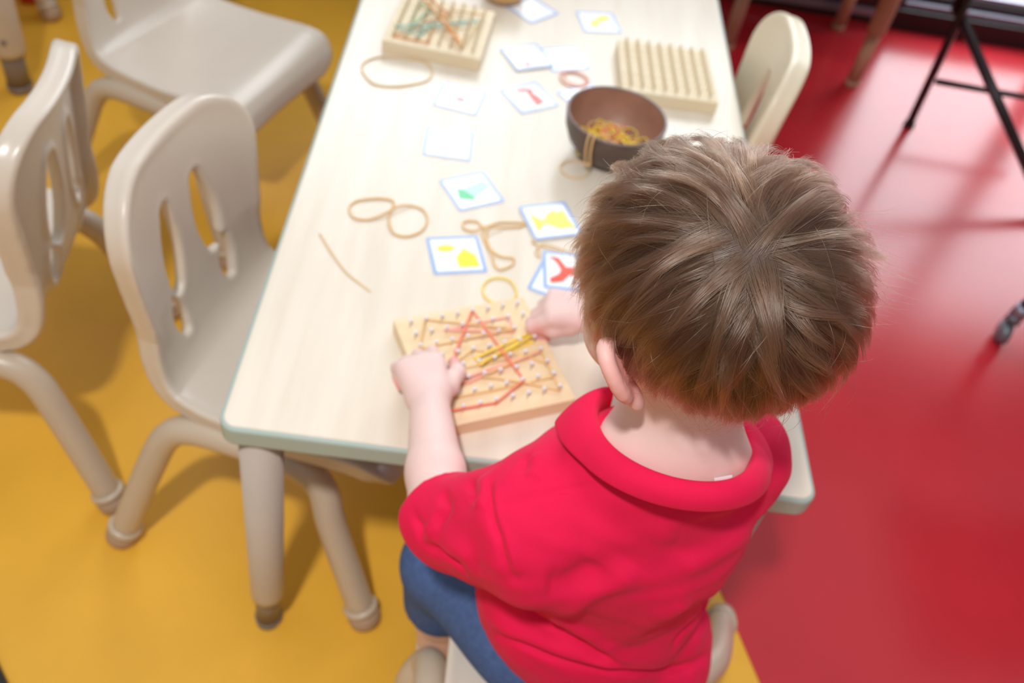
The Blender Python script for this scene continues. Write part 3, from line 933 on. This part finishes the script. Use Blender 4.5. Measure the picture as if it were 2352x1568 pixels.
# torso
B.ell((0.375, -0.085, 0.335), (0.10, 0.075, 0.065), k=0.02)
B.ell((0.372, -0.094, 0.44), (0.088, 0.062, 0.10), k=0.03)
B.ell((0.374, -0.106, 0.56), (0.090, 0.064, 0.10), k=0.03)
SL, SR = np.array([0.292, -0.142, 0.597]), np.array([0.452, -0.085, 0.628])
B.cap(SL + [0.02, 0.005, 0], SR - [0.02, 0, 0], 0.034, 0.034, k=0.03)
B.ell((0.384, -0.128, 0.672), (0.06, 0.035, 0.04), k=0.03)
B.cap((0.383, -0.122, 0.66), (0.379, -0.098, 0.78), 0.041, 0.043, k=0.025)
# head
B.ell(HC, SK, HAX, k=0.012)
B.ell(hp(0, 0.028, -0.036), (0.062, 0.060, 0.062), HAX, k=0.02)      # face
B.ell(hp(0, 0.045, -0.075), (0.034, 0.036, 0.030), HAX, k=0.02)      # chin
B.ell(hp(0.041, 0.044, -0.046), (0.029, 0.029, 0.029), HAX, k=0.015)
B.ell(hp(-0.041, 0.044, -0.046), (0.029, 0.029, 0.029), HAX, k=0.015)
B.cap(hp(0, 0.084, -0.012), hp(0, 0.096, -0.034), 0.006, 0.009, k=0.008)   # nose
B.ell(hp(0.026, 0.086, -0.012), (0.013, 0.010, 0.009), HAX, k=0.008, op='cut')
B.ell(hp(-0.026, 0.086, -0.012), (0.013, 0.010, 0.009), HAX, k=0.008, op='cut')
B.cap(hp(0.014, 0.082, -0.058), hp(-0.014, 0.082, -0.058), 0.005, 0.005, k=0.005)
B.cap(hp(0.012, 0.081, -0.065), hp(-0.012, 0.081, -0.065), 0.005, 0.005, k=0.005)
# ears: a slanting cup with a thick helix, lobe at the foot
for s in (1, -1):
    ec = hp(s * 0.076, 0.001, -0.030)
    out = HL * s
    ea = out * 0.62 - HF * 0.78                      # the plane of the ear leans back and out
    EU = unit_(HU * 0.93 + out * 0.30 + HF * 0.12)
    ea = unit_(ea - EU * (ea @ EU))
    nrm = np.cross(EU, ea) * (1 if np.dot(np.cross(EU, ea), out) > 0 else -1)
    AX = np.array([nrm, ea, EU])
    B.ell(ec + ea * 0.004, (0.0042, 0.013, 0.023), AX, k=0.005)
    rim = []
    for a in np.linspace(-30, 205, 14):
        rim.append(ec + ea * (0.004 + 0.0135 * math.cos(R(a)) * (1.0)) + EU * (0.002 + 0.0235 * math.sin(R(a))) + nrm * 0.001)
    B.chain(rim, [0.0042] * 14, k=0.004)
    B.ell(ec + ea * 0.006 - EU * 0.023, (0.005, 0.008, 0.010), AX, k=0.006)


def arm(S, E, Wr, r=(0.034, 0.0265, 0.0255, 0.0185)):
    B.cap(S, E, r[0], r[1], k=0.02)
    mid = E + (Wr - E) * 0.35
    B.cap(E, mid, r[1], r[2], k=0.012)
    B.cap(mid, Wr, r[2], r[3], k=0.010)


EL, WL = np.array([0.223, -0.108, 0.524]), np.array([0.200, 0.034, 0.502])
ER, WR = np.array([0.468, 0.085, 0.532]), np.array([0.360, 0.180, 0.504])
arm(SL, EL, WL)
arm(SR, ER, WR)
finger_tips = []


def hand(W, dirn, up, side, curls, spread, thumb, thick=0.0105):
    """palm from the wrist along dirn; side points to the thumb; curls in degrees for the three joints of index..little"""
    dirn = np.array(dirn, float); dirn /= np.linalg.norm(dirn)
    side = np.array(side, float); side -= dirn * (side @ dirn); side /= np.linalg.norm(side)
    up = np.cross(side, dirn) if np.dot(np.cross(side, dirn), up) > 0 else -np.cross(side, dirn)
    PL = 0.046
    kn = []
    for i, o in enumerate((0.0185, 0.0065, -0.0055, -0.0165)):
        k_ = W + dirn * (PL - 0.002 * abs(i - 1)) + side * o
        kn.append(k_)
        B.cap(W + side * o * 0.6 + dirn * 0.004, k_, 0.0125, thick * 0.86, k=0.008)
    lens = [(0.0245, 0.0155, 0.0125), (0.027, 0.0175, 0.013), (0.025, 0.016, 0.0125), (0.019, 0.012, 0.0105)]
    for i in range(4):
        p = kn[i]; a = 0
        pts = [p - dirn * 0.008, p]
        for j in range(3):
            a += R(curls[i][j])
            d = (dirn + side * spread[i]) ; d /= np.linalg.norm(d)
            v = d * math.cos(a) - up * math.sin(a)
            p = p + v * lens[i][j]
            pts.append(p)
        rr_ = [0.0082, 0.0080, 0.0070, 0.0062, 0.0054]
        if i == 3: rr_ = [x * 0.88 for x in rr_]
        B.chain(pts, rr_, k=0.0022)
        finger_tips.append((pts[-1], pts[-1] - pts[-2], up))
    # thumb leaves the side of the palm near its base
    t0 = W + dirn * 0.012 + side * 0.012
    B.chain([t0] + [np.array(q) for q in thumb], [0.0105, 0.0095, 0.0078, 0.0064], k=0.005)
    finger_tips.append((np.array(thumb[-1]), np.array(thumb[-1]) - np.array(thumb[-2]), up))


# left hand grips the near left edge of the board
hand(WL, (-0.36, 0.93, 0.05), (0, 0, 1), (1, 0.3, 0), [(28, 62, 40), (38, 66, 40), (44, 66, 40), (48, 62, 40)], (0.10, 0.0, -0.08, -0.18),
     [(0.217, 0.056, 0.498), (0.224, 0.078, 0.496), (0.219, 0.094, 0.4925)])
# right hand pinches the yellow band
hand(WR, (-0.99, -0.02, 0.06), (0, 0, 1), (0, -1, 0), [(40, 78, 55), (55, 85, 50), (60, 88, 50), (62, 85, 50)], (0.06, 0.0, -0.06, -0.12),
     [(0.338, 0.163, 0.4965), (0.320, 0.157, 0.493), (0.3055, 0.1595, 0.4905)])
# legs
HPL, KNL, ANL = np.array([0.328, -0.105, 0.335]), np.array([0.240, -0.030, 0.306]), np.array([0.252, -0.040, 0.075])
HPR, KNR, ANR = np.array([0.418, -0.085, 0.330]), np.array([0.505, 0.055, 0.315]), np.array([0.50, 0.09, 0.075])
for hpj, kn_, an in ((HPL, KNL, ANL), (HPR, KNR, ANR)):
    B.cap(hpj, kn_, 0.056, 0.038, k=0.03)
    B.cap(kn_, kn_ + (an - kn_) * 0.4, 0.036, 0.033, k=0.01)
    B.cap(kn_ + (an - kn_) * 0.4, an, 0.033, 0.023, k=0.01)
    B.cap(an - [0, 0, 0.03], an + [0, 0.075, -0.045], 0.024, 0.02, k=0.012)
V, F = B.mesh('body')
body = child('body', V, F, M['skin'])
fl_ = np.zeros(len(V))
for c, rad in [(hp(s * 0.078, 0.0, -0.028), 0.030) for s in (1, -1)] + [(hp(s * 0.04, 0.07, -0.045), 0.028) for s in (1, -1)] + [(p, 0.012) for p, _, _ in finger_tips]:
    fl_ = np.maximum(fl_, np.clip(1.35 - np.linalg.norm(V - c, axis=1) / rad, 0, 1) * (0.45 if rad == 0.028 else 1.0))
at_ = body.data.attributes.new('flush', 'FLOAT', 'POINT')
at_.data.foreach_set('value', fl_.astype(np.float32))
del B
# eyes
for s in (1, -1):
    me = lathe([(0.0001, -0.009)] + [(0.009 * math.cos(a), 0.009 * math.sin(a)) for a in np.linspace(-1.4, 1.4, 9)] + [(0.0001, 0.009)], 16)
    link('eye', me, M['eye'], boy, tuple(hp(s * 0.026, 0.0745, -0.012) - BO))

# shirt -------------------------------------------------------------
S = Field((0.14, -0.26, 0.262), (0.60, 0.18, 0.74), 0.002)
S.ell((0.388, -0.098, 0.315), (0.108, 0.098, 0.080), k=0.02)
S.ell((0.375, -0.094, 0.43), (0.108, 0.082, 0.11), k=0.04)
S.ell((0.374, -0.110, 0.56), (0.102, 0.078, 0.108), k=0.04)
S.cap(SL + [0.02, 0.004, 0.008], SR - [0.02, 0, -0.002], 0.043, 0.043, k=0.03)
S.ell((0.382, -0.126, 0.664), (0.066, 0.045, 0.040), k=0.03)
dL = (EL - SL) / np.linalg.norm(EL - SL)
EL2 = EL - dL * 0.034
fd = (WL - EL) / np.linalg.norm(WL - EL)
S.cap(SL, EL, 0.042, 0.0325, k=0.025)
S.cap(EL, EL + fd * 0.03, 0.0325, 0.034, k=0.012)
S.cap(SL + [-0.005, -0.012, 0.0], EL + [0.020, -0.008, 0.0], 0.036, 0.030, k=0.02)
ER2 = SR + (ER - SR) * 0.82
S.cap(SR, ER2, 0.042, 0.043, k=0.025)
# baggy lower side of the sleeve and the blouse of cloth over the hem
S.cap(SL + [0.01, -0.02, -0.035], EL + [0.026, -0.008, -0.010], 0.036, 0.029, k=0.03)
S.ell((0.440, -0.088, 0.305), (0.085, 0.100, 0.08), k=0.03)
S.ell((0.368, -0.118, 0.40), (0.088, 0.066, 0.06), k=0.03)
# hollow cuffs and neck
S.cap(EL + fd * 0.004, EL + fd * 0.10, 0.0285, 0.030, k=0.002, op='cut')
S.half(EL + fd * 0.012, unit_(fd * 0.90 + dL * 0.30 + np.array([-0.2, 0, 0])), 0.072)
dR = (ER - SR) / np.linalg.norm(ER - SR)
S.cap(ER2 - dR * 0.03, ER2 + dR * 0.08, 0.038, 0.038, k=0.002, op='cut')
S.half(ER2, dR, 0.085)
S.cap((0.382, -0.116, 0.682), (0.380, -0.10, 0.80), 0.046, 0.06, k=0.004, op='cut')
V, F = S.mesh('shirt')


def normals(V, F):
    n = np.cross(V[F[:, 2]] - V[F[:, 0]], V[F[:, 3]] - V[F[:, 1]])
    N = np.zeros_like(V)
    for i in range(4): np.add.at(N, F[:, i], n)
    return N / (np.linalg.norm(N, axis=1)[:, None] + 1e-12)


def drape(V, F, folds):
    """raise ridges and press creases into the cloth along curves laid on its surface"""
    N = normals(V, F)
    D = np.zeros(len(V))
    for pts, amp, sig in folds:
        C = catmull([at(*p) for p in pts], 8)
        # lay the curve on the side of the cloth that faces up and back
        vis = np.nonzero(N @ (-_fw) > 0.15)[0]
        for i in range(len(C)):
            ray = C[i] - CAM_C; ray /= np.linalg.norm(ray)
            w = V[vis] - CAM_C
            dd = np.linalg.norm(w - (w @ ray)[:, None] * ray, axis=1)
            C[i] = V[vis[np.argmin(dd)]]
        for _ in range(6):
            C[1:-1] = 0.5 * C[1:-1] + 0.25 * (C[:-2] + C[2:])
        lo, hi = C.min(0) - 3 * sig, C.max(0) + 3 * sig
        sel = np.nonzero(((V > lo) & (V < hi)).all(1))[0]
        best = np.full(len(sel), 9.0); bt = np.zeros(len(sel))
        for i in range(len(C) - 1):
            a, b = C[i], C[i + 1]; ab = b - a
            t = np.clip(((V[sel] - a) @ ab) / (ab @ ab + 1e-12), 0, 1)
            d = np.linalg.norm(V[sel] - a - t[:, None] * ab, axis=1)
            m = d < best
            best[m] = d[m]; bt[m] = (i + t[m]) / (len(C) - 1)
        taper = np.clip(np.sin(np.pi * np.clip(bt * 0.92 + 0.04, 0, 1)) * 1.6, 0, 1)
        D[sel] += amp * 1.35 * np.exp(-(best / sig) ** 2) * taper
    return V + N * D[:, None]


mm = 0.001
FOLDS = [
    ([(1114, 1436, 0.42), (1233, 1493, 0.40), (1347, 1528, 0.40), (1443, 1548, 0.40), (1558, 1540, 0.42), (1630, 1500, 0.42)], -6 * mm, 5 * mm),
    ([(1114, 1415, 0.43), (1233, 1466, 0.42), (1347, 1505, 0.41), (1450, 1525, 0.41)], 5 * mm, 10 * mm),
    ([(1200, 1400, 0.45), (1262, 1436, 0.44), (1328, 1473, 0.43), (1439, 1530, 0.40)], -6 * mm, 4 * mm),
    ([(1225, 1385, 0.47), (1290, 1420, 0.46), (1360, 1460, 0.44), (1440, 1505, 0.42)], 4 * mm, 9 * mm),
    ([(1690, 1310, 0.50), (1625, 1385, 0.47), (1577, 1439, 0.45), (1550, 1490, 0.43)], -4.5 * mm, 6 * mm),
    ([(1690, 1345, 0.50), (1640, 1405, 0.47), (1600, 1460, 0.45), (1575, 1510, 0.43)], 3 * mm, 11 * mm),
    ([(1125, 1110, 0.62), (1129, 1182, 0.62), (1150, 1240, 0.60), (1175, 1330, 0.56)], -2.6 * mm, 4 * mm),
    ([(1140, 1110, 0.62), (1144, 1182, 0.62), (1168, 1240, 0.60), (1192, 1330, 0.56)], 1.6 * mm, 4 * mm),
    ([(950, 1180, 0.53), (985, 1240, 0.53), (1064, 1298, 0.55), (1190, 1325, 0.55)], -5 * mm, 5 * mm),
    ([(985, 1190, 0.54), (1020, 1235, 0.55), (1080, 1275, 0.56), (1170, 1300, 0.57)], 4 * mm, 10 * mm),
    ([(1075, 1105, 0.58), (1095, 1135, 0.60), (1078, 1165, 0.59)], -2.2 * mm, 5 * mm),
    ([(1105, 1095, 0.60), (1112, 1130, 0.61), (1100, 1170, 0.60)], 2.5 * mm, 8 * mm),
    ([(1205, 1045, 0.65), (1208, 1065, 0.65), (1190, 1085, 0.64)], -2.2 * mm, 4 * mm),
    ([(1235, 1040, 0.66), (1238, 1070, 0.66), (1222, 1100, 0.65)], 2 * mm, 8 * mm),
    ([(1271, 1415, 0.47), (1328, 1375, 0.49), (1400, 1335, 0.51), (1470, 1300, 0.53)], 5 * mm, 14 * mm),
    ([(1250, 1340, 0.50), (1310, 1330, 0.50), (1380, 1290, 0.53)], -3.5 * mm, 12 * mm),
    ([(1141, 1160, 0.62), (1205, 1145, 0.63), (1271, 1130, 0.65), (1355, 1114, 0.66)], -0.9 * mm, 2.4 * mm),
    ([(1420, 1480, 0.42), (1500, 1420, 0.45), (1590, 1370, 0.48)], 4 * mm, 16 * mm),
    ([(1340, 1250, 0.55), (1450, 1230, 0.57), (1560, 1230, 0.58)], 2.5 * mm, 18 * mm),
    ([(1010, 1130, 0.56), (1030, 1165, 0.57), (1000, 1210, 0.55)], -3 * mm, 6 * mm),
    ([(1600, 1200, 0.60), (1680, 1190, 0.60), (1760, 1150, 0.62)], -2.5 * mm, 9 * mm),
    ([(1560, 1300, 0.55), (1640, 1270, 0.55), (1720, 1220, 0.57)], 3 * mm, 12 * mm),
]
V = drape(V, F, FOLDS)
nv_ = normals(V, F)
V = V + nv_ * (0.0007 * np.sin(V[:, 0] * 95 + 3 * np.sin(V[:, 2] * 60)) * np.sin(V[:, 2] * 80 + 2 * np.sin(V[:, 1] * 70)))[:, None]
shirt = child('polo_shirt', V, F, M['shirt'])
del S
# collar
cV, cF = [], []
NC = 64
ccen = np.array([0.383, -0.112, 0.0])
byaw = R(6)
rows = 9
for i in range(NC + 1):
    w_ = i / NC
    tip = max(0, 1 - min(i, NC - i) / 12)

    def ring(gap, rx, ry, dz, fz, ext=0.0):
        th = R(90 + gap + (360 - 2 * gap) * w_)
        cx, sy = math.cos(th + byaw), math.sin(th + byaw)
        return ccen + np.array([cx * (rx + ext * tip), sy * ry - 0.004, dz - fz * (0.5 + 0.5 * sy)]), cx, sy
    T, cx, sy = ring(34, 0.0545, 0.058, 0.716 + 0.016 * tip, 0.056, 0.010)
    base, _, _ = ring(38, 0.0575, 0.060, 0.684, 0.05)
    O, _, _ = ring(70, 0.0755, 0.072, 0.697, 0.060, 0.012)
    for r_ in range(rows):
        t = r_ / (rows - 1)
        if t < 0.3:
            p = base + (T - base) * (t / 0.3)
        else:
            q = (t - 0.3) / 0.7
            p = T + (O - T) * q + np.array([cx * 0.004, sy * 0.004, 0.004]) * math.sin(q * math.pi)
        cV.append(p)
for i in range(NC):
    for r_ in range(rows - 1):
        a = i * rows + r_
        cF.append((a, a + 1, a + rows + 1, a + rows))
col = child('collar', cV, cF, M['shirt'], shirt)
md = col.modifiers.new('thick', 'SOLIDIFY'); md.thickness = 0.0028; md.offset = 0
md = col.modifiers.new('soft', 'SUBSURF'); md.levels = 2; md.render_levels = 2

tg = at(1664, 1098, 0.700) - BO - np.array([0, 0, 0.003])
tgo = link('garment_tag', box(0.014, 0.0012, 0.007, 0.0003, z0=-0.004), M['white'], shirt, tuple(tg))
tgo.rotation_euler = (R(-35), 0, R(20))

# shorts ------------------------------------------------------------
S = Field((0.14, -0.24, 0.16), (0.60, 0.14, 0.42), 0.0024)
S.ell((0.375, -0.085, 0.335), (0.108, 0.088, 0.07), k=0.02)
for hpj, kn_, an in ((HPL, KNL, ANL), (HPR, KNR, ANR)):
    S.cap(hpj, kn_, 0.064, 0.047, k=0.03)
    dn = np.array([0, 0, -1.0])
    S.cap(kn_ , kn_ + [0.002, -0.002, -0.075], 0.047, 0.043, k=0.012)
    S.cap(kn_ + [0.002, -0.002, -0.06], kn_ + [0.002, -0.002, -0.13], 0.0395, 0.0395, k=0.002, op='cut')
    S.half(kn_ + [0.002, -0.002, -0.085], (0, 0, -1), 0.07)
V, F = S.mesh('shorts')
shorts = child('shorts', V, F, M['denim'])
del S
# socks and shoes
for an, nm in ((ANL, 'l'), (ANR, 'r')):
    a = an - BO
    link('sock', tube([a + [0, 0, 0.055], a + [0, 0, 0.05], a + [0, 0, 0.0], a + [0, 0.004, -0.035]], [0.029, 0.0305, 0.029, 0.03], 20), M['white'], boy)
    sh = Field(an - [0.06, 0.07, 0.08], an + [0.06, 0.14, 0.02], 0.003)
    sh.cap(an + [0, -0.012, -0.044], an + [0, 0.085, -0.050], 0.031, 0.0285, k=0.01)
    sl, X, Y, Z = sh.sub(sh.lo, sh.lo + 1)
    sh.D = np.maximum(sh.D, (0.001 - Z + 0 * X + 0 * Y).astype(np.float32))
    V, F = sh.mesh('shoe')
    child('shoe', V, F, M['black'])

# hair --------------------------------------------------------------
HM = bpy.data.materials.new('brown_hair')
HM.use_nodes = True
N, L = HM.node_tree.nodes, HM.node_tree.links
N.remove(N['Principled BSDF'])
hb = N.new('ShaderNodeBsdfHairPrincipled')
hb.parametrization = 'COLOR'
hi = N.new('ShaderNodeHairInfo')
cr = N.new('ShaderNodeValToRGB')
cr.color_ramp.elements[0].color = lin(50, 35, 26)
cr.color_ramp.elements[1].color = lin(108, 80, 62)
ha_ = N.new('ShaderNodeAttribute'); ha_.attribute_name = 'lock'
hm_ = N.new('ShaderNodeMath'); hm_.operation = 'MULTIPLY_ADD'; hm_.inputs[1].default_value = 0.45
L.new(hi.outputs['Random'], hm_.inputs[0]); L.new(ha_.outputs['Fac'], hm_.inputs[2])
L.new(hm_.outputs[0], cr.inputs['Fac'])
L.new(cr.outputs['Color'], hb.inputs['Color'])
hb.inputs['Roughness'].default_value = 0.2
hb.inputs['Coat'].default_value = 0.35
hb.inputs['Radial Roughness'].default_value = 0.4
L.new(hb.outputs[0], N['Material Output'].inputs['Surface'])
M['hair'] = HM
M['scalp'] = mat('hair_undercoat', (70, 50, 38), 0.6, 0.1, 60)

HR = SK + np.array([0.0035, 0.003, 0.0035])


def unit(v): return v / (np.linalg.norm(v, axis=-1, keepdims=True) + 1e-12)


# in head coordinates (left, front, up); the whorl sits at the back of the crown, right of the middle
WH = unit(np.array([0.20, -0.58, 0.79]))


def hairline(q):
    """> 0 where hair grows; q are unit directions (left, front, up)"""
    l, f, u = q[:, 0], q[:, 1], q[:, 2]
    az = np.degrees(np.arctan2(np.abs(l), -f))       # 0 at the nape, 90 at the ear, 180 at the face
    low = np.interp(az, [0, 35, 62, 78, 92, 112, 135, 180], [-0.80, -0.72, -0.50, -0.22, -0.05, -0.02, 0.30, 0.42])
    return u - low


def flow(q, arc):
    """growth direction at q, a tangent: out from the whorl, then falling"""
    away = q - WH
    away = unit(away - q * (away * q).sum(1, keepdims=True))
    down = np.tile(np.array([[0.0, 0.05, -1.0]]), (len(q), 1))
    down = unit(down - q * (down * q).sum(1, keepdims=True))
    swirl = np.cross(q, away)
    ang = np.arccos(np.clip((q * WH).sum(1), -1, 1))[:, None]
    wdown = np.clip(0.15 + 0.5 * arc[:, None] * 14 * 0.05 + 0.55 * (ang - 0.5), 0.08, 0.8)
    left = q[:, :1] > WH[0]
    sw = np.where(left, 0.30, -0.15) * np.exp(-ang * 1.2)
    return unit(away * (1 - wdown) + down * wdown + swirl * sw)


def grow(root, length, lift, steps, jitter, stiff):
    """root: unit directions; returns positions (n, steps, 3) in head coordinates"""
    n = len(root)
    P = np.zeros((n, steps, 3))
    q = root.copy()
    pos = q * HR
    arc = np.zeros(n)
    P[:, 0] = pos
    seg = (length / (steps - 1))[:, None]
    prev = None
    for s in range(1, steps):
        d = flow(q, arc) + jitter
        d = unit(d)
        if prev is not None:
            d = unit(d * (1 - stiff[:, None]) + prev * stiff[:, None])
        prev = d
        pos = pos + d * seg
        t = s / (steps - 1)
        h = lift * np.sin(min(1.0, t * 1.25) * math.pi * 0.5)
        qn = pos / HR
        rad = np.linalg.norm(qn, axis=1)
        want = 1 + h / 0.08
        k = np.maximum(want, np.minimum(rad, want + 0.10 * stiff * t))
        q = unit(qn)
        pos = q * k[:, None] * HR
        arc += seg[:, 0]
        P[:, s] = pos
    return P


def sample(n):
    out = []
    while sum(len(o) for o in out) < n:
        q = unit(RNG.normal(size=(n * 2, 3)))
        out.append(q[hairline(q) > 0])
    return np.concatenate(out)[:n]


ST = 14
NG = 950
gq = sample(NG)
gq = gq[np.argsort(RNG.random(NG))]
lu = gq[:, 2]
glen = np.interp(lu, [-0.8, -0.4, 0.0, 0.4, 0.8, 1.0], [0.015, 0.027, 0.040, 0.055, 0.064, 0.068]) * RNG.uniform(0.7, 1.25, NG)
glift = np.interp(lu, [-0.8, -0.3, 0.3, 1.0], [0.0012, 0.0045, 0.0080, 0.0080]) * RNG.uniform(0.15, 1.6, NG)


def wave(q, seed, fr=3.2):
    """smooth sideways drift, so that neighbouring locks lean together"""
    g = np.random.default_rng(seed)
    out = np.zeros((len(q), 3))
    for _ in range(6):
        k = g.normal(size=3) * fr
        out += np.sin(q @ k + g.uniform(0, 6.28))[:, None] * g.normal(size=3)
    return out / 2.4


G = grow(gq, glen, glift, ST, wave(gq, 5) * 0.26 + RNG.normal(size=(NG, 3)) * 0.17, RNG.uniform(0.25, 0.7, NG))
# children follow their nearest guide and gather towards its tip
PER = 58
NCH = NG * PER
cq_ = sample(NCH)
near = np.empty(NCH, np.int32)
jit = unit(cq_ + RNG.normal(size=cq_.shape) * 0.022)
for i in range(0, NCH, 4000):
    near[i:i + 4000] = np.argmax(jit[i:i + 4000] @ gq.T, axis=1)
tt = np.linspace(0, 1, ST)
clump = (RNG.uniform(0.45, 0.97, NG)[near]) * RNG.uniform(0.8, 1.0, NCH)
off = (cq_ * HR) - G[near, 0]
CP = G[near] + off[:, None, :] * (1 - clump[:, None, None] * (tt[None, :, None] ** 0.8))
# lengths vary: each strand is a portion of its guide
frac = RNG.uniform(0.6, 1.0, NCH)
sidx = tt[None] * frac[:, None] * (ST - 1)
i0 = np.clip(np.floor(sidx).astype(int), 0, ST - 2); fr = (sidx - i0)[..., None]
ar = np.arange(NCH)[:, None]
CP = CP[ar, i0] * (1 - fr) + CP[ar, i0 + 1] * fr
CP += (RNG.normal(size=(NCH, 1, 3)) * 0.0011) * tt[None, :, None]
# keep every point outside the skull
rad = np.linalg.norm(CP / HR, axis=2, keepdims=True)
CP = np.where(rad < 1.0, CP / rad, CP)
# wisps: loose strands that stand off, most of them on the right side
NF = 420
fq = sample(NF)
flen = RNG.uniform(0.03, 0.06, NF)
FP = grow(fq, flen, RNG.uniform(0.006, 0.016, NF), ST, RNG.normal(size=(NF, 3)) * 0.55, RNG.uniform(0.5, 0.9, NF))
# locks blown out to the right
locks = []
for (l, f, u, dl, df, du, ln, n) in ((-0.78, -0.42, 0.46, -0.9, -0.25, -0.20, 0.085, 220), (-0.84, -0.38, 0.38, -0.9, -0.1, -0.30, 0.070, 160), (-0.86, -0.46, 0.20, -0.85, -0.3, -0.30, 0.066, 180),
                                     (-0.90, -0.42, 0.02, -0.9, -0.2, -0.05, 0.066, 180), (-0.88, -0.30, 0.24, -0.9, -0.1, -0.10, 0.058, 60), (-0.92, -0.36, -0.12, -0.9, -0.2, -0.25, 0.045, 60)):
    base = unit(np.array([l, f, u]))
    rq = unit(base + RNG.normal(size=(n, 3)) * np.where(np.arange(n) < n * 0.6, 0.07, 0.14)[:, None])
    d0 = unit(np.array([dl, df, du])); dn = np.array([0.1, -0.15, -1.0])
    Lp = np.zeros((n, ST, 3)); p = rq * HR
    Lp[:, 0] = p
    dj = RNG.normal(size=(n, 3)) * np.where(np.arange(n) < n * 0.6, 0.05, 0.28)[:, None]
    lw = ln * RNG.uniform(0.5, 1.15, n)[:, None] / (ST - 1)
    for s in range(1, ST):
        t = s / ST
        tang = unit(flow(unit(p / HR), np.zeros(n)))
        d = unit(tang * (1 - t) * 1.3 + d0 * (0.3 + t) + dn * 0.35 * t + dj)
        p = p + d * lw
        Lp[:, s] = p
    cen = Lp.mean(0, keepdims=True)
    Lp = Lp + (cen - Lp) * (np.where(np.arange(n) < n * 0.6, 0.80, 0.1)[:, None, None] * tt[None, :, None] ** 0.7)
    locks.append(Lp)
ALL = np.concatenate([CP, FP] + locks)
world_pts = HC + ALL @ HAX - BO
nst = len(ALL)
hc = bpy.data.hair_curves.new('hair')
hc.add_curves([ST] * nst)
hc.points.foreach_set('position', world_pts.astype(np.float32).ravel())
rw = np.interp(tt, [0, 0.6, 1], [0.000075, 0.00007, 0.000018])
rad_ = np.tile(rw, nst) * np.repeat(RNG.uniform(0.75, 1.2, nst) * np.where(np.arange(nst) >= NCH, 1.25, 1.0), ST)
hc.points.foreach_set('radius', rad_.astype(np.float32))
lk = hc.attributes.new('lock', 'FLOAT', 'CURVE')
lkv = np.full(nst, 0.3)
lkv[:NCH] = (RNG.random(NG) * 0.55)[near]
lk.data.foreach_set('value', lkv.astype(np.float32))
hc.materials.append(HM)
hair = bpy.data.objects.new('hair', hc)
COL.objects.link(hair)
hair.parent = boy
# undercoat: the dense base of the hair that hides the scalp
nu, nv = 96, 64
Vc, idx = [], {}
for a in range(nu):
    for b in range(nv + 1):
        th, ph = 2 * math.pi * a / nu, math.pi * b / nv
        Vc.append((math.sin(ph) * math.cos(th), math.sin(ph) * math.sin(th), math.cos(ph)))
Vc = np.array(Vc)
ok = hairline(Vc) > -0.02
Fc = []
for a in range(nu):
    for b in range(nv):
        f4 = (a * (nv + 1) + b, a * (nv + 1) + b + 1, ((a + 1) % nu) * (nv + 1) + b + 1, ((a + 1) % nu) * (nv + 1) + b)
        if all(ok[i] for i in f4): Fc.append(f4)
capw = HC + (Vc * (HR - 0.0012)) @ HAX
child('hair_undercoat', capw, Fc, M['scalp'], hair)
